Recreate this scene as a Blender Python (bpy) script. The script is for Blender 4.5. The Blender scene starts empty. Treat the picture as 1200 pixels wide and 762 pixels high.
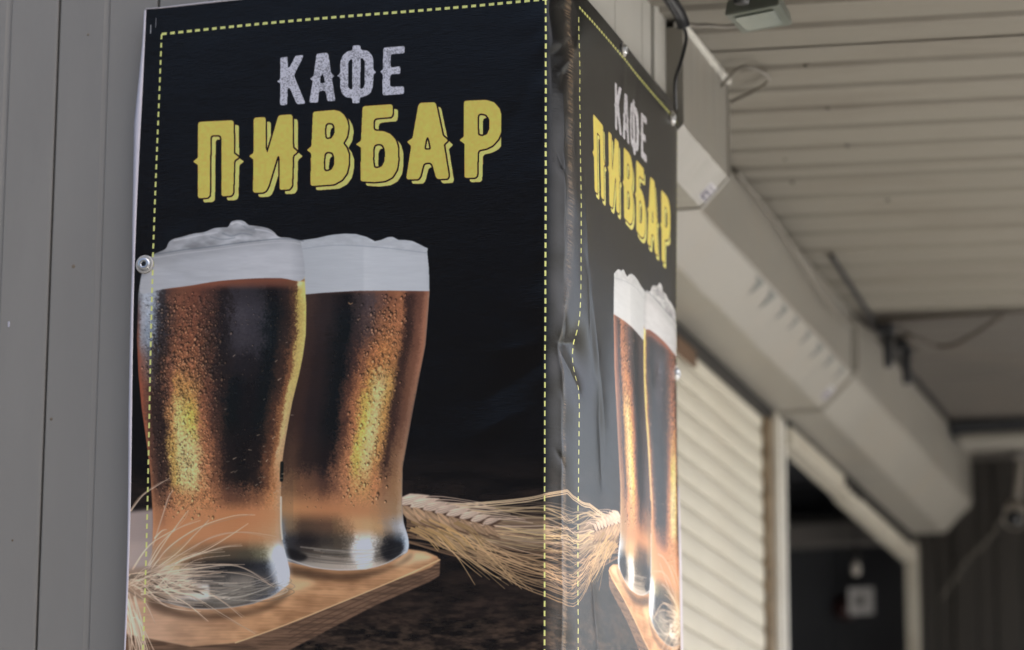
import bpy, bmesh, math, random
import numpy as np
from mathutils import Vector, Matrix
random.seed(7); RNG = np.random.RandomState(11)
sc = bpy.context.scene
C = sc.collection
R = math.radians

# ------------------------------------------------------------------ camera
YAW, PITCH, ROLL = R(16.9), R(13.6), R(0.23)
CAM = np.array([6.8*math.sin(R(16.04)), -6.8*math.cos(R(16.04)), 1.6])
fwd = np.array([-math.sin(YAW)*math.cos(PITCH), math.cos(YAW)*math.cos(PITCH), math.sin(PITCH)])
rgt0 = np.array([math.cos(YAW), math.sin(YAW), 0.0])
up0 = np.cross(rgt0, fwd)
rgt = rgt0*math.cos(ROLL) + up0*math.sin(ROLL)
upv = np.cross(rgt, fwd)
cd = bpy.data.cameras.new('camera'); cam = bpy.data.objects.new('camera', cd); C.objects.link(cam)
m = Matrix(((rgt[0], upv[0], -fwd[0], CAM[0]), (rgt[1], upv[1], -fwd[1], CAM[1]), (rgt[2], upv[2], -fwd[2], CAM[2]), (0, 0, 0, 1)))
cam.matrix_world = m
cd.sensor_width = 36; cd.lens = 120; cd.clip_start = .1; cd.clip_end = 2000
cd.dof.use_dof = True; cd.dof.focus_distance = 7.0; cd.dof.aperture_fstop = 2.3
sc.camera = cam

# ------------------------------------------------------------------ world, sun, exposure
SUN_EL, SUN_AZ = 58, 68          # azimuth from +Y towards +X
w = bpy.data.worlds.new('World'); sc.world = w; w.use_nodes = True
nt = w.node_tree; bg = nt.nodes['Background']
sky = nt.nodes.new('ShaderNodeTexSky'); sky.sky_type = 'NISHITA'; sky.sun_disc = False
sky.sun_elevation = R(SUN_EL); sky.sun_rotation = R(SUN_AZ); sky.dust_density = 6.5; sky.ozone_density = .5; sky.air_density = 1.0
nt.links.new(sky.outputs[0], bg.inputs[0]); bg.inputs[1].default_value = 0.10
sd = bpy.data.lights.new('sun', 'SUN'); sun = bpy.data.objects.new('sun', sd); C.objects.link(sun)
sd.energy = 4.0; sd.angle = R(0.5); sd.color = (1.0, .955, .885)
sv = Vector((math.sin(R(SUN_AZ))*math.cos(R(SUN_EL)), math.cos(R(SUN_AZ))*math.cos(R(SUN_EL)), math.sin(R(SUN_EL))))
sun.rotation_euler = sv.to_track_quat('Z', 'Y').to_euler()
sc.view_settings.view_transform = 'Standard'; sc.view_settings.look = 'None'
sc.view_settings.gamma = 1; sc.view_settings.exposure = 1.7

# ------------------------------------------------------------------ materials
def srgb(c):
    c = np.asarray(c, float)/255.
    return np.where(c <= .04045, c/12.92, ((c+.055)/1.055)**2.4)

def mat(name, col, rough=.5, var=.12, scale=6, bump=.15, bscale=60, metal=0, dirt=0, dirtcol=(.12, .09, .06), stretch=(1, 1, 1), spec=.5, coat=0, dscale=1.2):
    M = bpy.data.materials.new(name); M.use_nodes = True
    n = M.node_tree.nodes; L = M.node_tree.links; p = n['Principled BSDF']
    tc = n.new('ShaderNodeTexCoord'); mp = n.new('ShaderNodeMapping'); mp.inputs['Scale'].default_value = stretch
    L.new(tc.outputs['Object'], mp.inputs[0])
    nz = n.new('ShaderNodeTexNoise'); nz.inputs['Scale'].default_value = scale; nz.inputs['Detail'].default_value = 6; nz.inputs['Roughness'].default_value = .65
    L.new(mp.outputs[0], nz.inputs['Vector'])
    mr = n.new('ShaderNodeMapRange'); mr.inputs[1].default_value = .25; mr.inputs[2].default_value = .75; mr.inputs[3].default_value = 1-var; mr.inputs[4].default_value = 1+var
    L.new(nz.outputs[0], mr.inputs[0])
    mx = n.new('ShaderNodeVectorMath'); mx.operation = 'SCALE'; mx.inputs[0].default_value = col[:3]
    L.new(mr.outputs[0], mx.inputs['Scale'])
    out = mx.outputs[0]
    if dirt:
        n2 = n.new('ShaderNodeTexNoise'); n2.inputs['Scale'].default_value = dscale; n2.inputs['Detail'].default_value = 8; n2.inputs['Roughness'].default_value = .7
        L.new(mp.outputs[0], n2.inputs['Vector'])
        r2 = n.new('ShaderNodeMapRange'); r2.inputs[1].default_value = .48; r2.inputs[2].default_value = .78; r2.inputs[3].default_value = 0; r2.inputs[4].default_value = dirt
        L.new(n2.outputs[0], r2.inputs[0])
        mm = n.new('ShaderNodeMix'); mm.data_type = 'RGBA'
        L.new(r2.outputs[0], mm.inputs[0]); L.new(out, mm.inputs[6]); mm.inputs[7].default_value = (*dirtcol, 1)
        out = mm.outputs[2]
    L.new(out, p.inputs['Base Color'])
    rr = n.new('ShaderNodeMapRange'); rr.inputs[3].default_value = max(.03, rough-.1); rr.inputs[4].default_value = min(1, rough+.1)
    L.new(nz.outputs[0], rr.inputs[0]); L.new(rr.outputs[0], p.inputs['Roughness'])
    nb = n.new('ShaderNodeTexNoise'); nb.inputs['Scale'].default_value = bscale; nb.inputs['Detail'].default_value = 4
    L.new(mp.outputs[0], nb.inputs['Vector'])
    b = n.new('ShaderNodeBump'); b.inputs['Strength'].default_value = bump; b.inputs['Distance'].default_value = .004
    L.new(nb.outputs[0], b.inputs['Height']); L.new(b.outputs[0], p.inputs['Normal'])
    p.inputs['Metallic'].default_value = metal; p.inputs['Specular IOR Level'].default_value = spec
    p.inputs['Coat Weight'].default_value = coat
    return M

M = {}
M['panel'] = mat('grey_painted_panel', (.325, .296, .252), .45, .07, 2.5, .16, 14, dirt=.5, dirtcol=(.2, .185, .16), stretch=(1, 1, .25))
M['pillar'] = mat('lit_painted_panel', (.54, .53, .49), .5, .05, 2, .08, 30, dirt=.15, dirtcol=(.3, .27, .22), stretch=(1, 1, .3))  # front panel paint, made lighter for the brighter light on this side
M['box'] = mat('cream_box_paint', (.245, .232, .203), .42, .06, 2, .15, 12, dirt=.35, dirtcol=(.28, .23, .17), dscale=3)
M['shutter'] = mat('beige_slat_paint', (.60, .57, .48), .5, .07, 3, .06, 30, dirt=.3, dirtcol=(.4, .33, .24), stretch=(1, .4, 1), dscale=2.5)
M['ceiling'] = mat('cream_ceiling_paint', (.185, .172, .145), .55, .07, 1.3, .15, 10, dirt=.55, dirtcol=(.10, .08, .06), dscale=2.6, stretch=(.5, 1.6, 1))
M['dark_ceiling'] = mat('dark_ceiling_paint', (.085, .077, .068), .6, .08, 1.5, .15, 10, dirt=.35, dirtcol=(.16, .13, .10), dscale=2)  # darker tone for the far sheets and the roof deck
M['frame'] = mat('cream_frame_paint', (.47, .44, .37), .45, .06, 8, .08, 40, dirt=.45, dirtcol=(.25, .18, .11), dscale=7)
M['white_frame'] = mat('white_frame_paint', (.66, .65, .60), .4, .05, 8, .06, 40, dirt=.2, dirtcol=(.35, .28, .2), dscale=6)
M['grime'] = mat('brown_grime', (.20, .145, .09), .8, .5, 22, .4, 60, dirt=.9, dirtcol=(.45, .38, .28), dscale=16)
M['rust'] = mat('rusty_brown_board', (.12, .07, .04), .8, .35, 9, .4, 50)
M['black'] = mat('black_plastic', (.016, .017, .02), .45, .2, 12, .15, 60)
M['plain_black'] = mat('matt_black', (.012, .011, .011), .6, .3, 12, .2, 60)
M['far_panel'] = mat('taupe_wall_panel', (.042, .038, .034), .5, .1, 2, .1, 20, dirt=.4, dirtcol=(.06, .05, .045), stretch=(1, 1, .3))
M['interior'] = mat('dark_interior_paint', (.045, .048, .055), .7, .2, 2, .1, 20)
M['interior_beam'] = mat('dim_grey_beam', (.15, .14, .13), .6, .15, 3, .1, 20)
M['cable_dark'] = mat('brown_cable', (.05, .04, .03), .5, .2, 20, .1, 60)
M['cable_mid'] = mat('dull_beige_cable', (.17, .155, .13), .5, .1, 20, .1, 60)
M['lampgrey'] = mat('grey_green_lamp_casting', (.12, .135, .115), .4, .1, 10, .1, 60)
M['lens'] = mat('frosted_lamp_glass', (.23, .26, .235), .2, .08, 14, .05, 60)
M['steel'] = mat('zinc_steel', (.58, .59, .60), .28, .1, 20, .1, 90, metal=1)
M['white_plastic'] = mat('off_white_plastic', (.62, .58, .52), .35, .06, 12, .04, 60)
M['cam_plastic'] = mat('dusty_camera_plastic', (.34, .31, .27), .4, .1, 12, .04, 60)
M['paper'] = mat('white_paper', (.62, .61, .60), .6, .05, 12, .05, 60)
M['hem'] = mat('white_vinyl_back', (.66, .62, .66), .5, .05, 30, .15, 80)
M['bounce_paving'] = mat('pale_bounce_paving', (.60, .60, .585), .9, .12, 2, .3, 60)
M['asphalt'] = mat('dark_asphalt', (.05, .05, .05), .9, .12, 2, .3, 60)
M['purple'] = mat('violet_print', (.055, .045, .085), .5, .1, 30, .02, 60)
M['lilac'] = mat('pale_print', (.42, .41, .43), .5, .1, 30, .02, 60)
M['glass_black'] = mat('black_lens_glass', (.006, .007, .009), .12, .1, 30, .0, 60)

# ------------------------------------------------------------------ object helpers
def tag(o, label=None, cat=None, group=None, kind=None):
    if label: o['label'] = label
    if cat: o['category'] = cat
    if group: o['group'] = group
    if kind: o['kind'] = kind
    return o
def thing(name, loc, label, cat, group=None):
    o = bpy.data.objects.new(name, None); C.objects.link(o); o.location = loc; o.empty_display_size = .1
    return tag(o, label, cat, group)
def link(name, me, mt, parent=None, loc=None, smooth=False):
    if mt is not None and not me.materials: me.materials.append(mt)
    if smooth:
        for p in me.polygons: p.use_smooth = True
    o = bpy.data.objects.new(name, me); C.objects.link(o)
    if parent: o.parent = parent; o.matrix_parent_inverse = Matrix.Translation(-parent.location)
    if loc is not None: o.location = loc
    return o
def pyd(name, v, f, mt, parent=None, smooth=False, loc=None):
    me = bpy.data.meshes.new(name); me.from_pydata([tuple(map(float, a)) for a in v], [], f); me.update()
    return link(name, me, mt, parent, loc, smooth)
def bm_obj(name, bm, mt, parent=None, smooth=False, loc=None):
    bmesh.ops.recalc_face_normals(bm, faces=bm.faces)
    me = bpy.data.meshes.new(name); bm.to_mesh(me); bm.free()
    return link(name, me, mt, parent, loc, smooth)
def box(x0, x1, y0, y1, z0, z1, bev=0, bm=None):
    bm = bm or bmesh.new()
    r = bmesh.ops.create_cube(bm, size=1)
    for v in r['verts']:
        v.co = Vector(((x0+x1)/2+v.co.x*(x1-x0), (y0+y1)/2+v.co.y*(y1-y0), (z0+z1)/2+v.co.z*(z1-z0)))
    if bev:
        es = list({e for v in r['verts'] for e in v.link_edges})
        bmesh.ops.bevel(bm, geom=es, offset=bev, segments=2, affect='EDGES', profile=.6)
    return bm
def prism(profile, axis, a0, a1, closed=True, caps=True, seg=1, wob=0):
    """sweep a 2-D profile along an axis ('y': profile in x,z; 'x': in y,z; 'z': in x,y)"""
    bm = bmesh.new(); rings = []
    for k in range(seg+1):
        a = a0+(a1-a0)*k/seg; row = []
        for j, (p, q) in enumerate(profile):
            if wob and 0 < k < seg:
                p += random.uniform(-wob, wob); q += random.uniform(-wob, wob)
            co = {'y': (p, a, q), 'x': (a, p, q), 'z': (p, q, a)}[axis]
            row.append(bm.verts.new(co))
        rings.append(row)
    n = len(profile)
    for k in range(seg):
        for j in range(n if closed else n-1):
            bm.faces.new((rings[k][j], rings[k][(j+1) % n], rings[k+1][(j+1) % n], rings[k+1][j]))
    if closed and caps:
        bm.faces.new(rings[0]); bm.faces.new(rings[-1][::-1])
    return bm
def tube(pts, rad, n=10, sub=6, bm=None):
    bm = bm or bmesh.new()
    P = [Vector(p) for p in pts]; Q = []
    if len(P) > 2 and sub > 1:
        for i in range(len(P)-1):
            p0 = P[max(i-1, 0)]; p1 = P[i]; p2 = P[i+1]; p3 = P[min(i+2, len(P)-1)]
            for k in range(sub):
                t = k/sub
                Q.append(.5*((2*p1)+(p2-p0)*t+(2*p0-5*p1+4*p2-p3)*t*t+(3*p1-p0-3*p2+p3)*t**3))
        Q.append(P[-1])
    else: Q = P
    rings = []
    for i, q in enumerate(Q):
        d = (Q[min(i+1, len(Q)-1)]-Q[max(i-1, 0)]).normalized()
        a = d.orthogonal().normalized() if i == 0 else (a-d*a.dot(d)).normalized()
        b = d.cross(a)
        rr = rad[min(i, len(rad)-1)] if isinstance(rad, (list, tuple)) else rad
        rings.append([bm.verts.new(q+(a*math.cos(2*math.pi*k/n)+b*math.sin(2*math.pi*k/n))*rr) for k in range(n)])
    for i in range(len(rings)-1):
        for k in range(n):
            bm.faces.new((rings[i][k], rings[i][(k+1) % n], rings[i+1][(k+1) % n], rings[i+1][k]))
    bm.faces.new(rings[0][::-1]); bm.faces.new(rings[-1])
    return bm
def lathe(prof, n=28, org=(0, 0, 0), ax='z', bm=None):
    """profile (r, h) turned round an axis through org"""
    bm = bm or bmesh.new(); rings = []
    for r_, h in prof:
        row = []
        for k in range(n):
            c, s = math.cos(2*math.pi*k/n)*r_, math.sin(2*math.pi*k/n)*r_
            p = {'z': (c, s, h), 'y': (c, h, s), 'x': (h, c, s)}[ax]
            row.append(bm.verts.new((org[0]+p[0], org[1]+p[1], org[2]+p[2])))
        rings.append(row)
    for i in range(len(rings)-1):
        for k in range(n):
            bm.faces.new((rings[i][k], rings[i][(k+1) % n], rings[i+1][(k+1) % n], rings[i+1][k]))
    if prof[0][0] > 1e-5: bm.faces.new(rings[0][::-1])
    if prof[-1][0] > 1e-5: bm.faces.new(rings[-1])
    return bm

# ================================================================== SETTING
g = pyd('ground', [(-400, -400, 0), (400, -400, 0), (400, 400, 0), (-400, 400, 0)], [(0, 1, 2, 3)], M['asphalt']); tag(g, kind='structure')
g = pyd('bounce_pavement', [(1.6, -1.2, .12), (6, -1.2, .12), (6, 30, .12), (1.6, 30, .12), (1.6, -1.2, -.01), (6, -1.2, -.01), (6, 30, -.01)], [(0, 1, 2, 3), (4, 5, 1, 0), (5, 6, 2, 1)], M['bounce_paving']); tag(g, kind='structure')  # unseen pale strip, placed and sized to bounce sun up onto the side face

# ---- grey panelled wall (faces the camera)
wall = thing('panel_wall', (-1.5, .03, 0), 'dull grey metal wall with upright folded panels at the left, behind the banner', 'wall')
def panel_profile(w_, rib):
    # x along the wall, y towards the viewer is negative
    p = [(0, 0), (0, -.006), (.004, -.010), (.012, -.010)]
    p += [(rib-.012, -.010), (rib-.005, -.0075), (rib, -.005), (rib+.004, -.0105), (rib+.012, -.0105)]
    p += [(w_-.010, -.010), (w_-.004, -.009), (w_-.0035, .0), (w_-.0035, .03), (0, .03)]
    return p
for k in range(-14, 5):
    x0 = -1.160+k*.236; w_ = .236
    if x0 > -.1: continue
    if x0+w_ > -.10: w_ = -.10-x0
    bm = prism([(x0+p, .035+q) for p, q in panel_profile(w_, .118)], 'z', 0, 4.62)
    bm_obj('wall_panel', bm, M['panel'], wall)
bm_obj('backing_sheet', box(-4.6, -.09, .066, .10, 0, 4.62), M['plain_black'], wall)
bm_obj('coping', box(-4.6, .0, .0, .16, 4.62, 4.70, .006), M['panel'], wall)
bm_obj('corner_trim', prism([(-.102, .030), (-.080, .034), (-.052, .062), (-.047, .10), (-.055, .10), (-.06, .066), (-.085, .042), (-.102, .040)], 'z', 0, 4.62), M['panel'], wall)

pil = thing('corner_pillar', (-.03, .5, 0), 'side-lit upright metal panels, lightened in colour, of the building corner above and behind the banner side', 'wall')
for y0, y1, x_ in ((.102, .592, -.045), (.596, .836, -.045), (.839, .920, -.045), (.927, 1.042, -.038)):
    bm_obj('wall_panel', box(-.075, x_, y0, y1, 0, 4.62, .003), M['pillar'], pil)
bm_obj('backing_sheet', box(-.40, -.078, .12, 1.02, 0, 4.62), M['plain_black'], pil)

for (x_, z_, w_, mt) in ((-1.106, 3.455, .005, 'grime'), (-1.255, 3.33, .0, 'hem'), (-1.145, 3.12, .004, 'grime'), (-1.09, 3.98, .003, 'grime'), (-1.225, 2.86, .003, 'grime')):
    if w_: bm_obj('speck', lathe([(w_, .027), (w_*.8, .0245), (0, .0238)], 8, (x_, 0, z_), 'y'), M[mt], wall)
    else: bm_obj('chip', box(x_, x_+.004, .0235, .026, z_, z_+.012), M[mt], wall)
# ---- canopy ceiling: ribbed sheets, ribs run out from the wall
def ceil_z(x): return 4.25-.035*(x+.19)
cano = thing('canopy', (1.2, 3, 4.25), 'cream ribbed metal canopy ceiling above the shutters', 'canopy')
def ceil_sheet(y0, y1, pitch, mt, drop=0, gw=.022, gd=.014, off=0):
    prof = [(y0, 0)]
    y = y0+off
    while y < y1-.03:
        if y > y0+.02:
            prof += [(y-gw*.9, -.001), (y-gw*.35, gd*.8), (y, gd), (y+gw*.35, gd*.8), (y+gw*.9, -.001), (y+gw*1.1, -.003), (y+gw*1.6, 0)]
        y += pitch
    prof.append((y1, 0))
    bm = bmesh.new(); X = np.linspace(-.50, 01.02, 8); rows = []
    for x in X:
        rows.append([bm.verts.new((x, p, ceil_z(x)+q-drop)) for p, q in prof])
    for i in range(len(X)-1):
        for j in range(len(prof)-1):
            bm.faces.new((rows[i][j], rows[i][j+1], rows[i+1][j+1], rows[i+1][j]))
    me = bpy.data.meshes.new('ceiling_sheet'); bm.to_mesh(me); bm.free()
    return link('ceiling_sheet', me, mt, cano)
ceil_sheet(.07, 1.34, .18, M['ceiling'], .000, off=.165)
ceil_sheet(1.30, 2.44, .18, M['ceiling'], .004, off=.137)
ceil_sheet(2.42, 4.14, .20, M['ceiling'], -.004, off=.06, gd=.014)
ceil_sheet(4.10, 5.40, .33, M['dark_ceiling'], .003, gw=.018, gd=.006)
ceil_sheet(5.36, 6.64, .33, M['dark_ceiling'], .000, gw=.015, gd=.006)
bm_obj('roof_deck', prism([(-.5, 4.32), (1.02, 4.265), (1.02, 4.365), (-.5, 4.42)], 'y', .07, 6.64), M['dark_ceiling'], cano)
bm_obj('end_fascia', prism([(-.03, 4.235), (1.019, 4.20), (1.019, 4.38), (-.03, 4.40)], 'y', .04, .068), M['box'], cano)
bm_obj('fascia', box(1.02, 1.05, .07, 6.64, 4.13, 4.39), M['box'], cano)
bm_obj('joint_bar', prism([(4.128, 4.226), (4.150, 4.226), (4.150, 4.24), (4.128, 4.24)], 'x', -.12, .9), M['cable_dark'], cano)
# screw heads along the sheets
for (x, y) in ((.216, 1.447), (.196, 1.816), (.177, 2.167), (-.047, 2.50), (.18, 2.727), (-.016, 2.265)):
    bm_obj('screw', lathe([(.006, 0), (.0055, -.003), (.003, -.005), (0, -.0055)], 10, (x, y, ceil_z(x)-.002)), M['cable_dark'], cano)

# ---- far end wall of the passage
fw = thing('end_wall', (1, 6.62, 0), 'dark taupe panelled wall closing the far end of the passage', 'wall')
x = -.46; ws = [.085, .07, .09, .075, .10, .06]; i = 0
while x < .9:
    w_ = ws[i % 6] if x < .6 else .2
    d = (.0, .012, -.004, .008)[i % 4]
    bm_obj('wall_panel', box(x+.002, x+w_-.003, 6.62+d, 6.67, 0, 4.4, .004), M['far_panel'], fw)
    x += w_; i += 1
bm_obj('backing_sheet', box(-.46, 1.0, 6.672, 6.70, 0, 4.4), M['plain_black'], fw)

# ---- shop wall behind the shutters (room for the dark opening)
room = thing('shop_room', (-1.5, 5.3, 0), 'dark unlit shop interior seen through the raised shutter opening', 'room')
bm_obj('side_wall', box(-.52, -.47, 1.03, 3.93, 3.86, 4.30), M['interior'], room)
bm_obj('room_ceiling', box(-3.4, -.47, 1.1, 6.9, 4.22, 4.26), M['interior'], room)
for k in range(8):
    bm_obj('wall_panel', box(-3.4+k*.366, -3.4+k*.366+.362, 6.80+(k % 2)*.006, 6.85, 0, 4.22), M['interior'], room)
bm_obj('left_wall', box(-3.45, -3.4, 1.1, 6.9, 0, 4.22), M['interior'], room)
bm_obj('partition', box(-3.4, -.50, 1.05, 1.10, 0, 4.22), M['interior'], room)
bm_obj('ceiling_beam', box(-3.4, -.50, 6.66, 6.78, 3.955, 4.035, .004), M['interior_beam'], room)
bm_obj('beam_ledge', box(-3.4, -.50, 6.62, 6.795, 4.036, 4.062, .003), M['plain_black'], room)
bm_obj('wall_above_opening', box(-.50, -.455, 3.93, 6.62, 3.95, 4.30), M['plain_black'], room)

bm_obj('roof_slab', box(-4.6, -.51, .12, 7.0, 4.45, 4.60), M['plain_black'], room)
bm_obj('upper_wall', box(-.51, -.46, 1.03, 6.7, 4.42, 4.72), M['pillar'], room)
ob = thing('dark_reflection_block', (-6, -24, 0), 'dark brick block added unseen behind the camera, to darken the banner reflections', 'building')  # added out of view so the banner front reflects something dark
M['brick'] = mat('added_block_brick', (.07, .05, .042), .85, .3, 1.5, .4, 8)
bm_obj('wall', box(-20, 6.0, -32, -24, 0, 12.5), M['brick'], ob)  # wall, roof and windows all belong to the added unseen block
bm_obj('roof', box(-20.3, 6.3, -32.3, -23.7, 12.5, 12.8), M['plain_black'], ob)
for fz in (1.2, 4.2, 7.2, 10.0):
    for k in range(10):
        wdw = bm_obj('window', box(-18.8+k*2.5, -17.5+k*2.5, -24.02, -23.93, fz, fz+1.5), M['white_frame'], ob)
        bm_obj('pane', box(-18.72+k*2.5, -17.58+k*2.5, -23.928, -23.915, fz+.08, fz+1.42), M['glass_black'], wdw)
# ---- shutter boxes (octagonal housings running along the wall)
def housing(name, label, X, zt, zu, chx, zl, y0, y1, flange=True, sticker=True):
    t = thing(name, (X, (y0+y1)/2, zl), label, 'shutter box', 'octagonal roller shutter boxes in line under the canopy')
    prof = [(-.455, zt), (X, zt), (X, zu), (chx, zl), (-.452, zl)]
    bm = prism(prof, 'y', y0+.012, y1-.012, seg=14, wob=.0012)
    bmesh.ops.recalc_face_normals(bm, faces=bm.faces)
    bmesh.ops.bevel(bm, geom=[e for e in bm.edges if abs(e.verts[0].co.y-e.verts[1].co.y) > .05], offset=.004, segments=2, affect='EDGES')
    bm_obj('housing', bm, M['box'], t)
    cp = [(-.456, zt+.001), (X+.004, zt+.001), (X+.004, zu-.001), (chx+.002, zl-.004), (-.456, zl-.004)]
    for a, b in ((y0, y0+.011), (y1-.011, y1)):
        bm_obj('end_cap', prism(cp, 'y', a, b), M['box'], t)
    if flange:
        bm_obj('top_flange', box(X-.02, X+.010, y0+.004, y1-.004, zt+.002, zt+.016, .002), M['white_frame'], t)
    if sticker:
        # small printed label lying on the sloping face, near its far end
        u = Vector((X-chx, 0, zu-zl)).normalized(); nrm = Vector((u.z, 0, -u.x)); v = Vector((0, 1, 0))
        c = Vector((chx, 0, zl))+u*(.033 if X > -.1 else .045); c.y = y1-(.045 if X > -.1 else .07)
        def quad(nm, du, dv, hu, hv, off, mt, par):
            ct = c+u*du+v*dv+nrm*off
            return pyd(nm, [ct-u*hu-v*hv, ct+u*hu-v*hv, ct+u*hu+v*hv, ct-u*hu+v*hv], [(0, 1, 2, 3)], mt, par)
        s = quad('sticker', .006, 0, .024, .034, .0012, M['lilac'], t)
        quad('print_block', -.003, 0, .012, .024, .002, M['purple'], s)
        for k in (-.02, -.006, .008, .02): quad('print_line', .019, k, .003, .004, .002, M['purple'], s)
        quad('print_line', -.003, .004, .004, .012, .0028, M['lilac'], s)
    return t
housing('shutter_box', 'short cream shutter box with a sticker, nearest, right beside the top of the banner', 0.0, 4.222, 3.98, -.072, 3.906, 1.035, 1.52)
b2 = housing('shutter_box', 'long cream shutter box in the middle with painted sawtooth shade along its sloping face', -.176, 4.232, 4.02, -.281, 3.915, 1.53, 3.985, flange=False)
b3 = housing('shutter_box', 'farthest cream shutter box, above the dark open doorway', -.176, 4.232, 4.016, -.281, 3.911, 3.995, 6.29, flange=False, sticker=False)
# end cap details of the farthest box
for k in range(4):
    bm_obj('rivet', lathe([(.008, 0), (.007, -.004), (0, -.006)], 10, (-.20-.035*k, 6.30, 4.02-.035*k), 'y'), M['cable_dark'], b3)
# sawtooth shade on the middle box's sloping face, coloured in as flat shapes
u = Vector((-.176+.281, 0, 4.02-3.915)).normalized(); nrm = Vector((u.z, 0, -u.x))
M['sawtooth_shade'] = mat('blue_grey_shade', (.185, .192, .185), .85, .08, 14, .05, 40, spec=.1)
y = 2.62
while y < 3.86:
    bm = bmesh.new()
    h = random.uniform(.045, .065); wd = random.uniform(.07, .10)
    top = Vector((-.178, 0, 4.018))
    pts = [(0, 0), (wd*.45, -h*.25), (wd*.62, -h), (wd*.85, -h*.7), (wd*1.05, 0)]
    vs = [bm.verts.new(top+u*(q-.004)+Vector((0, y+p, 0))+nrm*.0016) for p, q in pts]
    bm.faces.new(vs); y += random.uniform(.155, .19)
    bm_obj('sawtooth_shade', bm, M['sawtooth_shade'], b2)

# ---- closed roller shutter: individual slats
sh = thing('roller_shutter', (-.44, 2.5, 0), 'closed beige roller shutter of horizontal slats right of the banner', 'roller shutter')
pitch = .0708
sp = []
for k in range(9):
    t = k/8; sp.append((-.452+.0045*math.sin(math.pi*t)**.8, t*(pitch-.006)))
sp += [(-.4565, pitch-.004), (-.462, pitch-.004), (-.462, 0)]
bm = prism(sp, 'y', -1.43, 1.415)
bmesh.ops.recalc_face_normals(bm, faces=bm.faces)
sme = bpy.data.meshes.new('slat'); bm.to_mesh(sme); bm.free(); sme.materials.append(M['shutter'])
nsl = int(3.93/pitch)
for k in range(nsl):
    o = bpy.data.objects.new('slat', sme); C.objects.link(o); o.parent = sh
    o.location = (.44+random.uniform(-.0008, .0008), -.0+0, k*pitch+.01)
bm_obj('bottom_bar', box(-.47, -.435, 1.07, 3.91, .0, .012), M['frame'], sh)
bm_obj('guide_rail', box(-.465, -.428, 3.866, 3.912, 0, 3.90, .002), M['grime'], sh)
bm_obj('guide_rail', box(-.465, -.428, 1.04, 1.07, 0, 3.90, .002), M['frame'], sh)
bm_obj('dark_gap_strip', box(-.47, -.425, 1.07, 3.93, 3.872, 3.906), M['plain_black'], sh)  # black strip drawn for the shaded gap above the slats
tag(bm_obj('board', box(-.436, -.424, 2.66, 2.90, 3.82, 3.868, .002), M['rust']), 'small rusty brown board wedged at the top of the closed shutter, against the banner edge', 'board')

# ---- door post and head rail of the open doorway
dj = thing('door_post', (-.44, 4.02, 0), 'off white upright post between the closed shutter and the dark doorway', 'post')
bm_obj('post_body', box(-.48, -.420, 3.955, 4.094, 0, 3.90, .004), M['white_frame'], dj)
bm_obj('edge_strip', box(-.47, -.414, 3.916, 3.952, 0, 3.90, .003), M['frame'], dj)
bm_obj('groove', box(-.4195, -.4165, 4.02, 4.026, 0, 3.90), M['grime'], dj)
hr = thing('head_rail', (-.42, 5.1, 3.85), 'cream slanting-looking head rail across the top of the dark doorway', 'rail')
bm_obj('rail', box(-.46, -.40, 4.098, 5.03, 3.825, 3.885, .003), M['frame'], hr)
bm_obj('rail_extension', box(-.46, -.405, 5.034, 6.36, 3.815, 3.862, .003), M['frame'], hr)
bm_obj('dark_gap_strip', box(-.46, -.41, 4.1, 6.36, 3.887, 3.908), M['plain_black'], hr)  # black strip standing in for the shaded slot over the rail
for y in (4.95, 5.05, 5.12, 5.2):
    bm_obj('clip', box(-.405, -.385, y, y+.03, 3.85, 3.885, .002), M['plain_black'], hr)
dj2 = thing('door_post', (-.44, 6.45, 0), 'thin cream upright post on the far side of the dark doorway', 'post')
bm_obj('post_body', box(-.46, -.415, 6.40, 6.46, 0, 3.905, .004), M['frame'], dj2)
bm_obj('edge_strip', box(-.462, -.43, 6.47, 6.6, 0, 3.905, .003), M['far_panel'], dj2)
# ---- things in the doorway
nt_ = thing('notice', (-.67, 6.6, 3.70), 'small white square notice with a dark mark hanging in the dark doorway', 'notice')
bm_obj('sheet', box(-.722, -.622, 6.60, 6.606, 3.655, 3.762, .001), M['paper'], nt_)
bm_obj('mark', box(-.692, -.660, 6.5975, 6.5995, 3.690, 3.728), M['interior_beam'], nt_)
lb = thing('hanging_bulb', (-.68, 6.55, 3.84), 'small pale lamp bulb hanging in a holder above the white notice', 'lamp')
bm_obj('bulb', lathe([(0, 3.80), (.014, 3.806), (.020, 3.822), (.016, 3.845), (.010, 3.858)], 16, (-.68, 6.55, 0)), M['white_plastic'], lb, True)
bm_obj('bulb_holder', lathe([(.012, 3.858), (.013, 3.90), (.006, 3.915), (.003, 3.93), (.003, 4.2)], 12, (-.68, 6.55, 0)), M['plain_black'], lb, True)
rd = thing('wall_bell', (-.775, 6.78, 3.71), 'dark reddish round bell on the shop back wall left of the notice', 'bell')
M['maroon'] = mat('dark_maroon', (.035, .012, .012), .5, .2, 10, .1, 50)
bm_obj('bell_dome', lathe([(.05, 6.79), (.048, 6.77), (.035, 6.755), (0, 6.748)], 22, (-.775, 0, 3.71), 'y'), M['maroon'], rd, True)

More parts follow.
